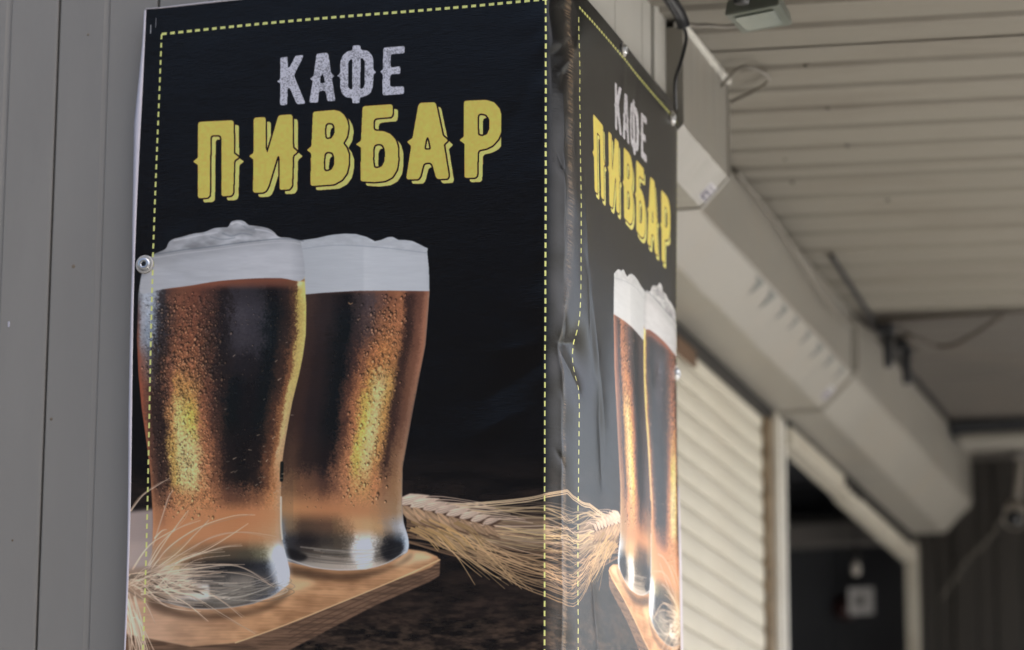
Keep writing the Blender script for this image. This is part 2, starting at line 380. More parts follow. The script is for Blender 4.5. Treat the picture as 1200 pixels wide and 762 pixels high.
# ---- far ceiling lamp, bullet camera, cables
cl = thing('ceiling_lamp', (.06, 5.9, 4.2), 'flat oblong ceiling lamp with pale diffuser near the far end wall', 'lamp')
bm_obj('lamp_base', box(-.17, .50, 5.80, 5.94, 4.185, 4.232, .006), M['interior'], cl)
bm_obj('diffuser', box(-.14, .46, 5.78, 5.96, 4.150, 4.186, .014), M['box'], cl)
bm_obj('bracket', box(-.27, -.19, 5.78, 5.9, 4.16, 4.232, .004), M['black'], cl)
sc_ = thing('security_camera', (.02, 6.2, 4.0), 'white bullet security camera under the canopy at the right edge', 'security camera')
bm_obj('mount_arm', tube([(.015, 6.3, 4.19), (.015, 6.26, 4.10), (.008, 6.23, 4.02)], .015, 12), M['cam_plastic'], sc_, True)
bm_obj('mount_plate', lathe([(.045, 4.20), (.045, 4.185), (.03, 4.18)], 20, (.015, 6.3, 0)), M['interior_beam'], sc_)
def axis_lathe(prof, org, d, n=24):
    bm = lathe(prof, n); q = Vector(d).normalized().to_track_quat('Z', 'Y').to_matrix().to_4x4()
    bmesh.ops.transform(bm, matrix=Matrix.Translation(org) @ q, verts=bm.verts); return bm
dirc = (.12, -1, -.42)
bm_obj('housing', axis_lathe([(.0, -.02), (.034, -.015), (.038, 0), (.040, .14), (.038, .155)], (-.005, 6.27, 3.985), dirc), M['cam_plastic'], sc_, True)
bm_obj('hood', axis_lathe([(.043, .05), (.045, .17), (.042, .172), (.041, .05)], (-.005, 6.27, 3.985), dirc), M['cam_plastic'], sc_, True)
bm_obj('lens', axis_lathe([(.037, .150), (.034, .164), (.0, .166)], (-.005, 6.27, 3.98), dirc), M['glass_black'], sc_, True)
def cable(name, pts, rad, mt, label, cat='cable', sub=6):
    o = bm_obj(name, tube(pts, rad, 8, sub), mt, None, True); return tag(o, label, cat)
cable('cable', [(.03, 6.3, 4.15), (-.02, 6.52, 4.13), (-.07, 6.59, 4.06), (-.17, 6.6, 3.92), (-.25, 6.605, 3.85), (-.36, 6.605, 3.70)], .0035, M['cable_mid'], 'thin beige cable running diagonally down the end wall from the security camera')
cable('cable', [(-.05, 4.5, 4.20), (-.03, 4.14, 4.18), (.053, 4.22, 4.155), (.12, 4.2, 4.15), (.20, 4.14, 4.17), (.291, 4.10, 4.21)], .007, M['cable_dark'], 'thick brown cable drooping below the canopy ceiling beside the black clamps')
cable('cable', [(-.160, 2.30, 4.225), (-.155, 2.77, 4.205), (-.150, 3.1, 4.165), (-.150, 3.5, 4.135), (-.155, 3.8, 4.15), (-.155, 3.95, 4.175), (-.155, 4.3, 4.215)], .006, M['cable_mid'], 'pale cable sagging along the top of the middle shutter box')
cable('cable', [(-.165, 3.99, 4.20), (-.162, 3.99, 4.1), (-.164, 3.99, 4.03)], .004, M['cable_mid'], 'short pale cable down the joint between the two far shutter boxes')
cable('cable', [(.01, .72, 4.235), (.04, .90, 4.19), (.09, .95, 4.19), (.13, 1.0, 4.20), (.2, 1.02, 4.22)], .005, M['cable_mid'], 'cream cable clipped to the ceiling beside the floodlight')
cable('cable', [(.0, 1.45, 4.20), (.07, 1.36, 4.215), (.11, 1.40, 4.215), (.115, 1.48, 4.215), (.07, 1.55, 4.215), (-.02, 1.6, 4.2)], .005, M['cable_mid'], 'loop of cream cable on the ceiling above the nearest shutter box')
cable('cable', [(.02, .70, 4.235), (.035, .80, 4.19), (.052, .87, 4.15), (.048, .855, 4.09), (.036, .83, 4.02), (.012, .93, 3.985)], .0045, M['black'], 'black cord running down from the canopy to the banner top corner eyelet', 'cord')
jb = thing('cable_joint', (.04, .82, 4.2), 'black taped cable joint under the canopy edge above the banner corner', 'cable joint')
bm_obj('tape_wrap', tube([(.0, .72, 4.25), (.03, .78, 4.215), (.045, .84, 4.185), (.05, .86, 4.16)], .016, 10), M['black'], jb, True)
for y, x, zb, lab in ((4.209, -.102, 4.09, 'nearer of the two black cable weights hanging over the shutter box'), (4.465, -.088, 4.088, 'farther black cable weight hanging over the shutter box, lower and longer in the picture')):
    t = thing('cable_clamp', (x, y, zb), lab, 'clamp', 'black clamps hanging below the canopy')
    bm_obj('clamp_body', lathe([(0, zb-.004), (.012, zb), (.015, zb+.01), (.015, zb+.10), (.010, zb+.115)], 14, (x, y, 0)), M['black'], t, True)
    bm_obj('clamp_head', box(x-.032, x+.02, y-.04, y+.04, zb+.112, 4.236, .006), M['black'], t)
cable('cable', [(-.10, 3.3, 4.235), (-.13, 3.9, 4.24), (-.14, 4.2, 4.236), (-.15, 4.36, 4.236), (-.16, 4.7, 4.238), (-.165, 5.4, 4.236), (-.165, 5.75, 4.23)], .008, M['plain_black'], 'dark cable bundle in the corner between ceiling and far shutter box')

# ---- floodlight at the top of the picture
fl = thing('floodlight', (.24, .8, 4.17), 'square grey-green floodlight fixed under the canopy at the top', 'floodlight')
def slab(k, z0, z1, mt, nm, par, bev=.003):
    q = [(.180, .775), (.182, .915), (.292, .885), (.298, .735)]; cx_ = sum(p[0] for p in q)/4; cy_ = sum(p[1] for p in q)/4
    bm = bmesh.new()
    lo = [bm.verts.new((cx_+(a-cx_)*k, cy_+(b-cy_)*k, z0+(b-cy_)*.06)) for a, b in q]; hi = [bm.verts.new((cx_+(a-cx_)*k*.92, cy_+(b-cy_)*k*.92, z1)) for a, b in q]
    bm.faces.new(lo[::-1]); bm.faces.new(hi)
    for i_ in range(4): bm.faces.new((lo[i_], lo[(i_+1) % 4], hi[(i_+1) % 4], hi[i_]))
    bmesh.ops.bevel(bm, geom=list(bm.edges), offset=bev, segments=2, affect='EDGES')
    return bm_obj(nm, bm, mt, par)
slab(1.18, 4.150, 4.185, M['lampgrey'], 'lamp_casing', fl)
slab(.86, 4.146, 4.154, M['lens'], 'glass_pane', fl, .0015)
bm_obj('sensor', lathe([(.018, 4.15), (.02, 4.17), (.012, 4.19)], 16, (.225, .70, 0)), M['black'], fl, True)
bm_obj('bracket', box(.19, .30, .79, .81, 4.18, 4.23, .002), M['lampgrey'], fl)

# ================================================================== BANNER ARTWORK (flat print, computed here)
K = 2.4; PX0, PY0 = 138, -30
AW, AH = int((720-PX0)*K), int((880-PY0)*K)
def noise(h, w_, cy, cx, seed):
    r = np.random.RandomState(seed); gh, gw = int(h/cy)+3, int(w_/cx)+3
    a = r.rand(gh, gw); yy = np.arange(h)/cy; xx = np.arange(w_)/cx
    yi = yy.astype(int); xi = xx.astype(int); fy = yy-yi; fx = xx-xi
    fy = (fy*fy*(3-2*fy))[:, None]; fx = (fx*fx*(3-2*fx))[None, :]
    A = a[yi][:, xi]; B = a[yi][:, xi+1]; D = a[yi+1][:, xi]; E_ = a[yi+1][:, xi+1]
    return (A*(1-fx)+B*fx)*(1-fy)+(D*(1-fx)+E_*fx)*fy
def fbm(cy, cx, seed, o=4):
    t = 0; amp = .5; s = 0
    for k in range(o):
        t = t+noise(AH, AW, max(cy/2**k, 1), max(cx/2**k, 1), seed+k)*amp; s += amp; amp *= .55
    return t/s
def blur(a, r):
    r = int(r)
    if r < 1: return a
    for ax in (0, 1):
        for _ in range(2):
            pad = [(0, 0)]*a.ndim; pad[ax] = (r+1, r)
            c = np.cumsum(np.pad(a, pad, mode='edge'), axis=ax, dtype=np.float64)
            n = a.shape[ax]
            sl = lambda s0: tuple(slice(s0, s0+n) if i == ax else slice(None) for i in range(a.ndim))
            a = ((c[sl(2*r+1)]-c[sl(0)])/(2*r+1)).astype(np.float32)
    return a
def crm(pts, n=8):
    P = np.array(pts, float); N = len(P); out = []
    for i in range(N):
        p0, p1, p2, p3 = P[i-1], P[i], P[(i+1) % N], P[(i+2) % N]
        for k in range(n):
            t = k/n; out.append(.5*(2*p1+(p2-p0)*t+(2*p0-5*p1+4*p2-p3)*t*t+(3*p1-p0-3*p2+p3)*t**3))
    return np.array(out)
def fill(polys, soft=0):
    """even-odd fill of polygons given in picture-survey units; returns a full-size mask"""
    Mk = np.zeros((AH, AW), np.float32)
    al = np.vstack(polys); al = (al-[PX0, PY0])*K
    x0, y0 = np.maximum(np.floor(al.min(0)).astype(int)-2, 0); x1, y1 = np.ceil(al.max(0)).astype(int)+2
    x1 = min(x1, AW); y1 = min(y1, AH)
    acc = np.zeros((y1-y0, x1-x0), np.float32); xs = np.arange(x0, x1)
    for sub in (.25, .75):
        ys = np.arange(y0, y1)+sub
        par = np.zeros((y1-y0, x1-x0), bool)
        for P in polys:
            Q = (np.asarray(P, float)-[PX0, PY0])*K; Q2 = np.roll(Q, -1, 0)
            for (ax_, ay_), (bx_, by_) in zip(Q, Q2):
                if ay_ == by_: continue
                lo, hi = min(ay_, by_), max(ay_, by_)
                i0, i1 = np.searchsorted(ys, lo), np.searchsorted(ys, hi)
                if i1 <= i0: continue
                xc = ax_+(ys[i0:i1]-ay_)*(bx_-ax_)/(by_-ay_)
                par[i0:i1] ^= (xs[None, :]+.5) > xc[:, None]
        acc += par*.5
    Mk[y0:y1, x0:x1] = acc
    return blur(Mk, soft) if soft else Mk
def over(img, col, mask):
    img += (np.asarray(col, np.float32)-img)*mask[..., None]
def stroke(img, pts, w0, w1, col, alpha=1., smooth=True):
    P = np.array(pts, float)
    if smooth and len(P) > 2:
        Q = [];
        for i in range(len(P)-1):
            p0, p1, p2, p3 = P[max(i-1, 0)], P[i], P[i+1], P[min(i+2, len(P)-1)]
            for k in range(6):
                t = k/6; Q.append(.5*(2*p1+(p2-p0)*t+(2*p0-5*p1+4*p2-p3)*t*t+(3*p1-p0-3*p2+p3)*t**3))
        Q.append(P[-1]); P = np.array(Q)
    P = (P-[PX0, PY0])*K; n = len(P)-1; c = np.asarray(col, np.float32)
    pad = max(w0, w1)*K/2+2
    x0, y0 = np.maximum(np.floor(P.min(0)-pad).astype(int), 0); x1, y1 = np.ceil(P.max(0)+pad).astype(int)
    x1 = min(x1, AW); y1 = min(y1, AH)
    if x1 <= x0 or y1 <= y0: return
    cov = np.zeros((y1-y0, x1-x0), np.float32)
    for i in range(n):
        a, b = P[i], P[i+1]
        wa = (w0+(w1-w0)*i/n)*K/2; wb = (w0+(w1-w0)*(i+1)/n)*K/2; p_ = max(wa, wb)+1.5
        X0 = max(int(min(a[0], b[0])-p_), x0); X1 = min(int(max(a[0], b[0])+p_)+1, x1)
        Y0 = max(int(min(a[1], b[1])-p_), y0); Y1 = min(int(max(a[1], b[1])+p_)+1, y1)
        if X1 <= X0 or Y1 <= Y0: continue
        yy, xx = np.mgrid[Y0:Y1, X0:X1]; d = b-a; L = max(d@d, 1e-6)
        t = np.clip(((xx-a[0])*d[0]+(yy-a[1])*d[1])/L, 0, 1)
        r_ = np.hypot(xx-a[0]-t*d[0], yy-a[1]-t*d[1])
        cv = np.clip(wa+(wb-wa)*t-r_+.5, 0, 1)
        s = cov[Y0-y0:Y1-y0, X0-x0:X1-x0]; np.maximum(s, cv, out=s)
    reg = img[y0:y1, x0:x1]; reg += (c-reg)*(cov*alpha)[..., None]

YY, XX = np.mgrid[0:AH, 0:AW].astype(np.float32); PY = YY/K+PY0; PX = XX/K+PX0
art = np.empty((AH, AW, 3), np.float32); art[:] = (3, 4, 6)
# dark table below a soft horizon
tb = np.clip((PY-520)/60, 0, 1); n1 = fbm(26, 90, 5, 5)
over(art, (38, 29, 25), tb*np.clip((n1-.2)*1.6, 0, 1)*.85)
fr = np.clip((PY-655)/90, 0, 1); n2 = fbm(10, 30, 9, 5)
over(art, (70, 56, 44), fr*np.clip((n2-.38)*3, 0, 1)*np.clip((PY-640)/200, 0, 1)**.6)
grain = fbm(2.2, 14, 13, 3)
art *= (1+(grain-.5)[..., None]*.35*tb[..., None])
# pale block at the far left edge
over(art, (128, 118, 116), fill([np.array([(130, 603), (182, 598), (184, 672), (130, 676)])], 5)*.95)
over(art, (146, 134, 128), fill([np.array([(130, 640), (176, 636), (176, 668), (130, 672)])], 9)*.5)

# wheat ear right of the glasses -----------------------------------------
def U(a, b): return RNG.uniform(a, b)
for k in range(36):      # loose dark and ochre awns underneath
    y = U(600, 640); stroke(art, [(478, y-4), (540, y+U(0, 14)), (610, y+U(5, 45)), (690, y+U(-10, 40))], U(1.2, 2.4), .7, (96, 74, 54), .6)
over(art, (136, 114, 90), fill([crm([(478, 585), (520, 587), (575, 602), (640, 606), (640, 640), (580, 640), (530, 632), (485, 612)])], 6)*.55)
for k in range(44):
    y0 = U(588, 628); t = (y0-588)/40
    col = np.array((174, 152, 126))*U(.62, 1.05)*np.array((1, 1, U(.82, 1.05)))
    stroke(art, [(500+U(-10, 20), y0), (570, y0+U(-3, 8)+8*t), (640, y0+U(-4, 10)+18*t), (700, y0+U(-8, 12)+14*t)], U(.9, 2.2), .7, col, U(.45, .9))
for k in range(34):
    y0 = U(608, 640); x0 = 485+U(0, 40)
    col = np.array((166, 136, 98))*U(.6, 1.05)
    stroke(art, [(x0, y0-8), (x0+45, y0+U(4, 18)), (x0+90+U(0, 30), y0+U(22, 44)), (x0+U(150, 200), y0+U(30, 56))], U(1, 2.3), .6, col, U(.5, .95))
for k in range(14):
    x0 = U(500, 560); stroke(art, [(x0, 618+U(0, 14)), (x0+26, 650+U(-6, 6)), (x0+U(45, 75), 684+U(-10, 8))], U(1.2, 2), .7, np.array((176, 146, 100))*U(.7, 1), .85)
for dy in (0, 1.8, 4.2):   # the long awns that rise towards the fold
    stroke(art, [(500, 592+dy), (560, 588+dy), (620, 582+dy), (652, 574+dy), (700, 560+dy)], 1.8, 1.1, (188, 166, 130), .85)
for k in range(9):        # lower long awns
    stroke(art, [(560, 640+k*2), (610, 660+k*3.2), (650, 668+k*4+U(-3, 3)), (700, 670+k*4)], 1.5, .9, np.array((160, 130, 92))*U(.7, 1.1), .8)
# ear body: plump husks in two rows
for k in range(8):
    cx_, cy_ = 483+k*13.2, 594+k*3.0
    sz = 1-.055*k
    for side in (-1, 1):
        a = R(28*side+12); L_ = 16*sz; W_ = 7.0*sz; ox, oy = cx_, cy_+side*8.6*sz
        th = np.linspace(0, 2*np.pi, 20, endpoint=False)
        hp = np.array([(-1, .1), (-.6, -.75), (0, -1), (.55, -.7), (1.35, .1), (.6, .5), (0, .8), (-.6, .7)]); hp[:, 1] *= 1 if side < 0 else -1
        hp += RNG.uniform(-.08, .08, hp.shape); el = np.stack([ox+hp[:, 0]*L_*math.cos(a)-hp[:, 1]*W_*math.sin(a), oy+hp[:, 0]*L_*math.sin(a)+hp[:, 1]*W_*math.cos(a)], 1)
        over(art, (52, 36, 28), fill([el+[1.4, 2.2]], 2)*.85)
        c_ = np.array((172, 152, 134)) if side < 0 else np.array((150, 122, 92))
        over(art, c_*U(.85, 1.02), fill([el], 1))
        over(art, np.minimum(c_*1.16, 205), fill([(el-[ox, oy])*[.5, .3]+[ox-2, oy-1.6]], 2)*.6)
        for q_ in (-.5, 0, .5): stroke(art, [(ox-L_*.7*math.cos(a)+q_*3, oy-L_*.7*math.sin(a)+q_*5), (ox+L_*.9*math.cos(a), oy+L_*.9*math.sin(a)+q_*2)], .8, .4, c_*.62, .6)
        stroke(art, [(ox+L_*math.cos(a), oy+L_*math.sin(a)), (ox+L_*2.4, oy+side*6*sz+2), (ox+L_*5, oy+side*3+5)], 1.6, .8, c_*.95, .8)
    if k < 7: stroke(art, [(cx_+7, cy_-2), (cx_+17, cy_+4)], 4.5*sz, 1.6, (62, 40, 32), .75)
for k in range(16):
    x0 = U(480, 540); y0 = 612+U(-4, 10)
    stroke(art, [(x0, y0), (x0+18, y0+9), (x0+32, y0+24)], 2.6, 1.2, np.array((164, 132, 82))*U(.7, 1.05), .85)

# board -------------------------------------------------------------------
top = np.array([(130, 690), (200, 668), (478, 643), (500, 646), (513, 651), (517, 656), (505, 665), (460, 682), (350, 729), (300, 748), (277, 756), (225, 760), (130, 740), (130, 690)])
side = np.array([(517, 655), (516, 674), (505, 681), (441, 710), (348, 760), (300, 785), (240, 800), (130, 790), (130, 738), (225, 759), (277, 756), (350, 729), (460, 682)])
mt_ = fill([side], 1); gr = fbm(5, 60, 21, 4)
over(art, (96, 73, 56), mt_)
art *= 1-mt_[..., None]*(.30*np.clip((gr-.4)*3, 0, 1))[..., None]
for k in range(4): stroke(art, [(516, 661+k*3.6), (440, 691+k*5), (340, 736+k*7)], 1.0, 1.5, (60, 44, 34), .55)
mt_ = fill([top], 1); gr = fbm(3, 70, 31, 4); g2 = fbm(30, 60, 33, 3)
tc_ = np.stack([150+34*(gr-.5)+56*(g2-.5), 110+30*(gr-.5)+48*(g2-.5), 74+24*(gr-.5)+38*(g2-.5)], -1)
lf = np.clip((300-PX)/140, 0, 1)[..., None]; tc_ = tc_*(1-lf)+(tc_*.4+np.array((158, 136, 122))*.6)*lf
art += (tc_-art)*mt_[..., None]
stroke(art, [(516, 655), (460, 681.5), (350, 728.5), (300, 747.5), (277, 755.5)], 1.6, 1.6, (196, 160, 116), .75)
over(art, (196, 168, 128), fill([crm([(478, 648), (500, 648), (508, 654), (490, 660), (462, 664)])], 6)*.7)
over(art, (190, 158, 116), fill([crm([(345, 676), (372, 684), (360, 692), (338, 700), (322, 706)])], 8)*.7)

# glasses -------------------------------------------------------------------
def table(rows, cols, tab):
    """smooth colour field from a table: rows = survey heights, cols = 0..1 across the glass"""
    T = np.array(tab, np.float32); rows = np.array(rows, float); cols = np.array(cols, float)
    def f(S, Y):
        ri = np.clip(np.searchsorted(rows, Y)-1, 0, len(rows)-2); ci = np.clip(np.searchsorted(cols, S)-1, 0, len(cols)-2)
        fr_ = np.clip((Y-rows[ri])/(rows[ri+1]-rows[ri]), 0, 1); fc = np.clip((S-cols[ci])/(cols[ci+1]-cols[ci]), 0, 1)
        fr_ = fr_*fr_*(3-2*fr_); fc = fc*fc*(3-2*fc); fr_ = fr_[..., None]; fc = fc[..., None]
        return (T[ri, ci]*(1-fc)+T[ri, ci+1]*fc)*(1-fr_)+(T[ri+1, ci]*(1-fc)+T[ri+1, ci+1]*fc)*fr_
    return f
kk = (12, 11, 13); gk = (46, 46, 52); db = (40, 28, 24); br = (86, 52, 34); og = (146, 90, 54); pe = (168, 116, 74); ye = (180, 156, 98)
lb_ = (132, 143, 156); lg = (86, 92, 100); rd_ = (112, 58, 38); ly = (176, 164, 88); gb = (74, 66, 50); do = (112, 70, 44); wb = (176, 190, 204); wy = (188, 178, 130)
def glass(left, right, yt, yb, cols, rows, tab, drops, seed, wob=.012):
    """left/right: [(y, x)] silhouettes"""
    ly_, lx_ = np.array(left).T; ry_, rx_ = np.array(right).T
    XL = np.interp(PY, ly_, lx_); XR = np.interp(PY, ry_, rx_)
    XL = blur(XL[:, :1].repeat(3, 1), 6)[:, :1]; XR = blur(XR[:, :1].repeat(3, 1), 6)[:, :1]
    S = (PX-XL)/(XR-XL)
    mk = np.clip(S*(XR-XL)*K+.5, 0, 1)*np.clip((1-S)*(XR-XL)*K+.5, 0, 1)*((PY > yt) & (PY < yb))
    nn = noise(AH, AW, 9, 7, seed)-.5; n3 = noise(AH, AW, 40, 18, seed+3)-.5; n4 = noise(AH, AW, 3, 3, seed+5)-.5
    Sn = np.clip(S+(nn*.7+n3+n4*1.5)*wob*3*np.clip(1-np.abs(S-.5)*2, 0, 1)**.4, 0, 1)
    col = table(rows, cols, tab)(Sn, PY+(n3+nn*.6+n4*1.2)*11*np.clip((PY-352)/20, 0, 1)*np.clip((596-PY)/30, 0, 1))
    return S, mk, col
def bottom_trim(mk, pts):
    px_, py_ = np.array(pts).T
    return mk*np.clip((np.interp(PX, px_, py_)-PY)*K*.6+.5, 0, 1)
def droplets(n, region, dens, seed, rmin=.5, rmax=1.9, tint=(1, 1, 1)):
    r = np.random.RandomState(seed); x0, y0, x1, y1 = region
    for _ in range(n):
        x, y = r.uniform(x0, x1), r.uniform(y0, y1); iy, ix = int((y-PY0)*K), int((x-PX0)*K)
        d_ = dens[iy, ix]
        if r.rand() > d_: continue
        rad = (rmin+(rmax-rmin)*r.rand()**3)*K; p_ = int(rad*1.7)+2
        if iy-p_ < 0 or ix-p_ < 0 or iy+p_ >= AH or ix+p_ >= AW: continue
        yy, xx = np.mgrid[-p_:p_+1, -p_:p_+1]; xx = xx/(rad*.85); yy = yy/(rad*r.uniform(.9, 1.4))
        reg = art[iy-p_:iy+p_+1, ix-p_:ix+p_+1]
        base = reg.mean((0, 1))
        m1 = np.clip((1-np.hypot(xx, yy))*2.2, 0, 1)*.9
        m2 = np.clip((1-np.hypot(xx*1.5+.5, yy*1.5-.55))*2.5, 0, 1)*.8
        dk = base*.35; lt = np.minimum(base*1.25+np.array((58, 46, 32))*np.array(tint), 225)
        if r.rand() < .5: dk, lt = base*.45, base*1.2+18
        reg += (dk-reg)*m1[..., None]; reg += (lt-reg)*m2[..., None]

# rear glass
colsR = [0, .08, .2, .38, .46, .54, .62, .70, .78, .85, .93, .985, 1]
DKB = (34, 26, 26); mau = (60, 50, 52)
tabR = [
 [rd_, rd_, (96, 60, 44), (90, 56, 42), (96, 62, 48), (98, 64, 50), (104, 66, 46), (112, 70, 46), (116, 74, 50), (92, 56, 42), (86, 54, 42), (118, 74, 54), (110, 80, 66)],
 [db, (50, 36, 32), DKB, kk, (44, 36, 36), mau, (76, 54, 48), (98, 62, 44), (120, 76, 50), (46, 30, 26), (78, 50, 40), (116, 78, 60), (122, 96, 82)],
 [db, (46, 32, 28), DKB, (6, 12, 15), (40, 32, 32), (62, 48, 46), (90, 60, 44), (118, 76, 48), (128, 82, 52), (42, 28, 24), (84, 54, 42), (122, 82, 62), (112, 86, 74)],
 [db, (44, 30, 26), (30, 22, 22), (6, 11, 14), (44, 30, 28), (94, 60, 42), (126, 80, 48), (140, 92, 50), (128, 86, 50), (44, 29, 25), (88, 58, 44), (122, 84, 64), (104, 78, 66)],
 [db, (42, 28, 24), (30, 22, 22), (6, 11, 14), (60, 38, 30), (120, 76, 48), (158, 120, 56), ye, (150, 116, 58), (50, 33, 27), (84, 56, 42), (112, 80, 62), (84, 66, 58)],
 [db, (42, 28, 24), (28, 21, 22), (6, 11, 14), (62, 40, 32), (128, 82, 52), (172, 146, 62), (182, 158, 100), (150, 112, 58), (44, 29, 25), (80, 54, 42), (104, 76, 60), (84, 66, 58)],
 [(54, 38, 30), (60, 42, 32), (34, 25, 23), (20, 16, 18), (72, 48, 36), (132, 88, 58), (174, 150, 66), (182, 158, 100), (150, 108, 60), (50, 34, 28), (96, 70, 50), (118, 90, 68), (96, 78, 66)],
 [(84, 62, 46), (96, 70, 48), (84, 58, 42), (62, 42, 34), (98, 66, 48), (138, 94, 62), (160, 114, 66), (164, 118, 68), (146, 98, 62), (106, 76, 54), (112, 84, 58), (124, 98, 72), (110, 96, 80)],
 [(130, 100, 66), (140, 102, 66), (138, 96, 62), (136, 92, 60), (138, 94, 62), (142, 98, 64), (144, 100, 66), (142, 100, 66), (134, 98, 66), (122, 94, 68), (116, 94, 70), (128, 112, 92), (120, 112, 104)],
 [(90, 100, 110), (100, 84, 64), (62, 48, 38), (72, 54, 42), (84, 66, 48), (122, 94, 68), (156, 124, 86), (150, 124, 88), (138, 112, 80), (118, 106, 92), (126, 128, 130), (150, 158, 166), (140, 148, 158)],
 [(110, 126, 142), (40, 42, 46), (24, 22, 24), (46, 42, 38), (58, 52, 44), (90, 84, 74), (178, 178, 174), (182, 184, 182), (96, 92, 84), (24, 26, 30), (44, 54, 64), (150, 168, 184), (160, 176, 190)],
 [(90, 104, 118), (30, 32, 36), (58, 52, 46), (84, 76, 66), (74, 66, 56), (112, 104, 92), (186, 188, 186), (188, 190, 188), (80, 76, 70), (26, 26, 30), (60, 62, 66), (140, 152, 164), (130, 140, 150)],
 [(120, 128, 134), (110, 112, 112), (128, 124, 116), (136, 130, 120), (140, 132, 122), (150, 144, 134), (178, 176, 170), (170, 168, 160), (150, 142, 130), (132, 124, 112), (124, 118, 110), (120, 118, 114), (100, 98, 96)],
]
rowsR = [337, 348, 380, 420, 455, 490, 540, 570, 598, 618, 636, 652, 664]
left = [(270, 345), (340, 352), (480, 338), (560, 327), (640, 328), (668, 336), (900, 336)]
right = [(270, 503), (300, 504), (340, 504), (368, 502), (404, 499), (440, 492), (480, 484.5), (547, 472.5), (591, 472), (613, 474), (628, 479), (640, 480.5), (650, 477), (900, 477)]
S, mk, col = glass(left, right, 338, 672, colsR, rowsR, tabR, None, 41)
mk = bottom_trim(mk, [(325, 655), (341, 661), (367, 667), (397, 670), (430, 668), (456, 660), (478, 647), (490, 640)])
over(art, (26, 18, 14), fill([crm([(335, 664), (400, 674), (458, 664), (484, 648), (474, 660), (420, 680), (350, 678)])], 6)*.55)
art += (col-art)*mk[..., None]
SR = S.copy(); mR = mk.copy()
for k in range(22):
    t = U(0, 1); yb_ = 645+18*t; c_ = np.array((150, 146, 136))*U(.2, .95)
    x0 = 345+U(0, 40); stroke(art, [(x0, yb_-3), (x0+30, yb_), (x0+60, yb_-1), (min(x0+92, 474), yb_-9)], U(.8, 2.2), .6, c_, .5)
over(art, (14, 14, 16), fill([crm([(338, 646), (352, 648), (362, 655), (352, 660), (340, 655)])], 3)*.8)
over(art, (16, 18, 22), fill([crm([(448, 640), (466, 634), (474, 640), (468, 652), (452, 655)])], 4)*.75)
over(art, (190, 194, 196), fill([crm([(414, 640), (436, 638), (440, 652), (430, 662), (414, 658)])], 5)*.6)
stroke(art, [(338, 657), (367, 666), (397, 669), (430, 667), (456, 659), (476, 646)], 1.4, 1.4, (160, 162, 162), .7)
dens = mR*np.clip(1-np.abs(S-.66)/.24, 0, 1)*np.clip((600-PY)/40, 0, 1)*np.clip((PY-340)/30, 0, 1)
yel_ = np.clip((art[..., 0]-150)/30, 0, 1)*(art[..., 2] < 100)
droplets(6000, (340, 345, 505, 610), dens*.95*(1-.8*yel_), 51, .7, 2.7)
densR = dens.copy()
dens = mR*.35*np.clip(1-np.abs(S-.25)/.3, 0, 1)*np.clip(1-np.abs(PY-585)/45, 0, 1)+mR*.10*(S > .8)
droplets(2200, (330, 500, 505, 625), dens, 52, .4, 1.2)
for (x, y) in ((409, 356),):
    stroke(art, [(x, y), (x+2, y+1.5), (x+4.5, y)], 1.5, .9, (150, 118, 84), .7)
fm = np.array([(348, 348), (348, 285), (352, 284), (372, 281), (384, 278), (392, 276.5), (405, 275.2), (418, 275.5), (430, 278.5), (440, 283.5), (447, 282), (455, 278.5), (461, 278), (468, 281.5), (476, 281.5), (484, 282.5), (493, 286.5), (499, 289.5), (502.5, 291), (501.5, 295), (503.5, 315), (504, 341), (460, 341), (420, 342), (380, 345), (352, 348)])
mf = fill([fm]); sh_ = np.interp(PX, [350, 425, 428, 500, 505], [140, 150, 156, 152, 140])
fcol = np.stack([sh_-2, sh_+7, sh_+15], -1)*(1+.05*(fbm(6, 50, 61, 4)-.5))[..., None]
rim = np.clip((PY-np.interp(PX, [350, 400, 440, 502], [292, 287, 290, 296]))/5, 0, 1)
fcol *= (.93+.07*rim+.08*(1-rim)*np.clip((fbm(10, 24, 63, 3)-.3)*2, 0, 1))[..., None]
art += (fcol-art)*mf[..., None]
stroke(art, [(353, 294), (390, 289), (440, 290), (500, 296)], 1.2, 1.2, (118, 128, 138), .6)

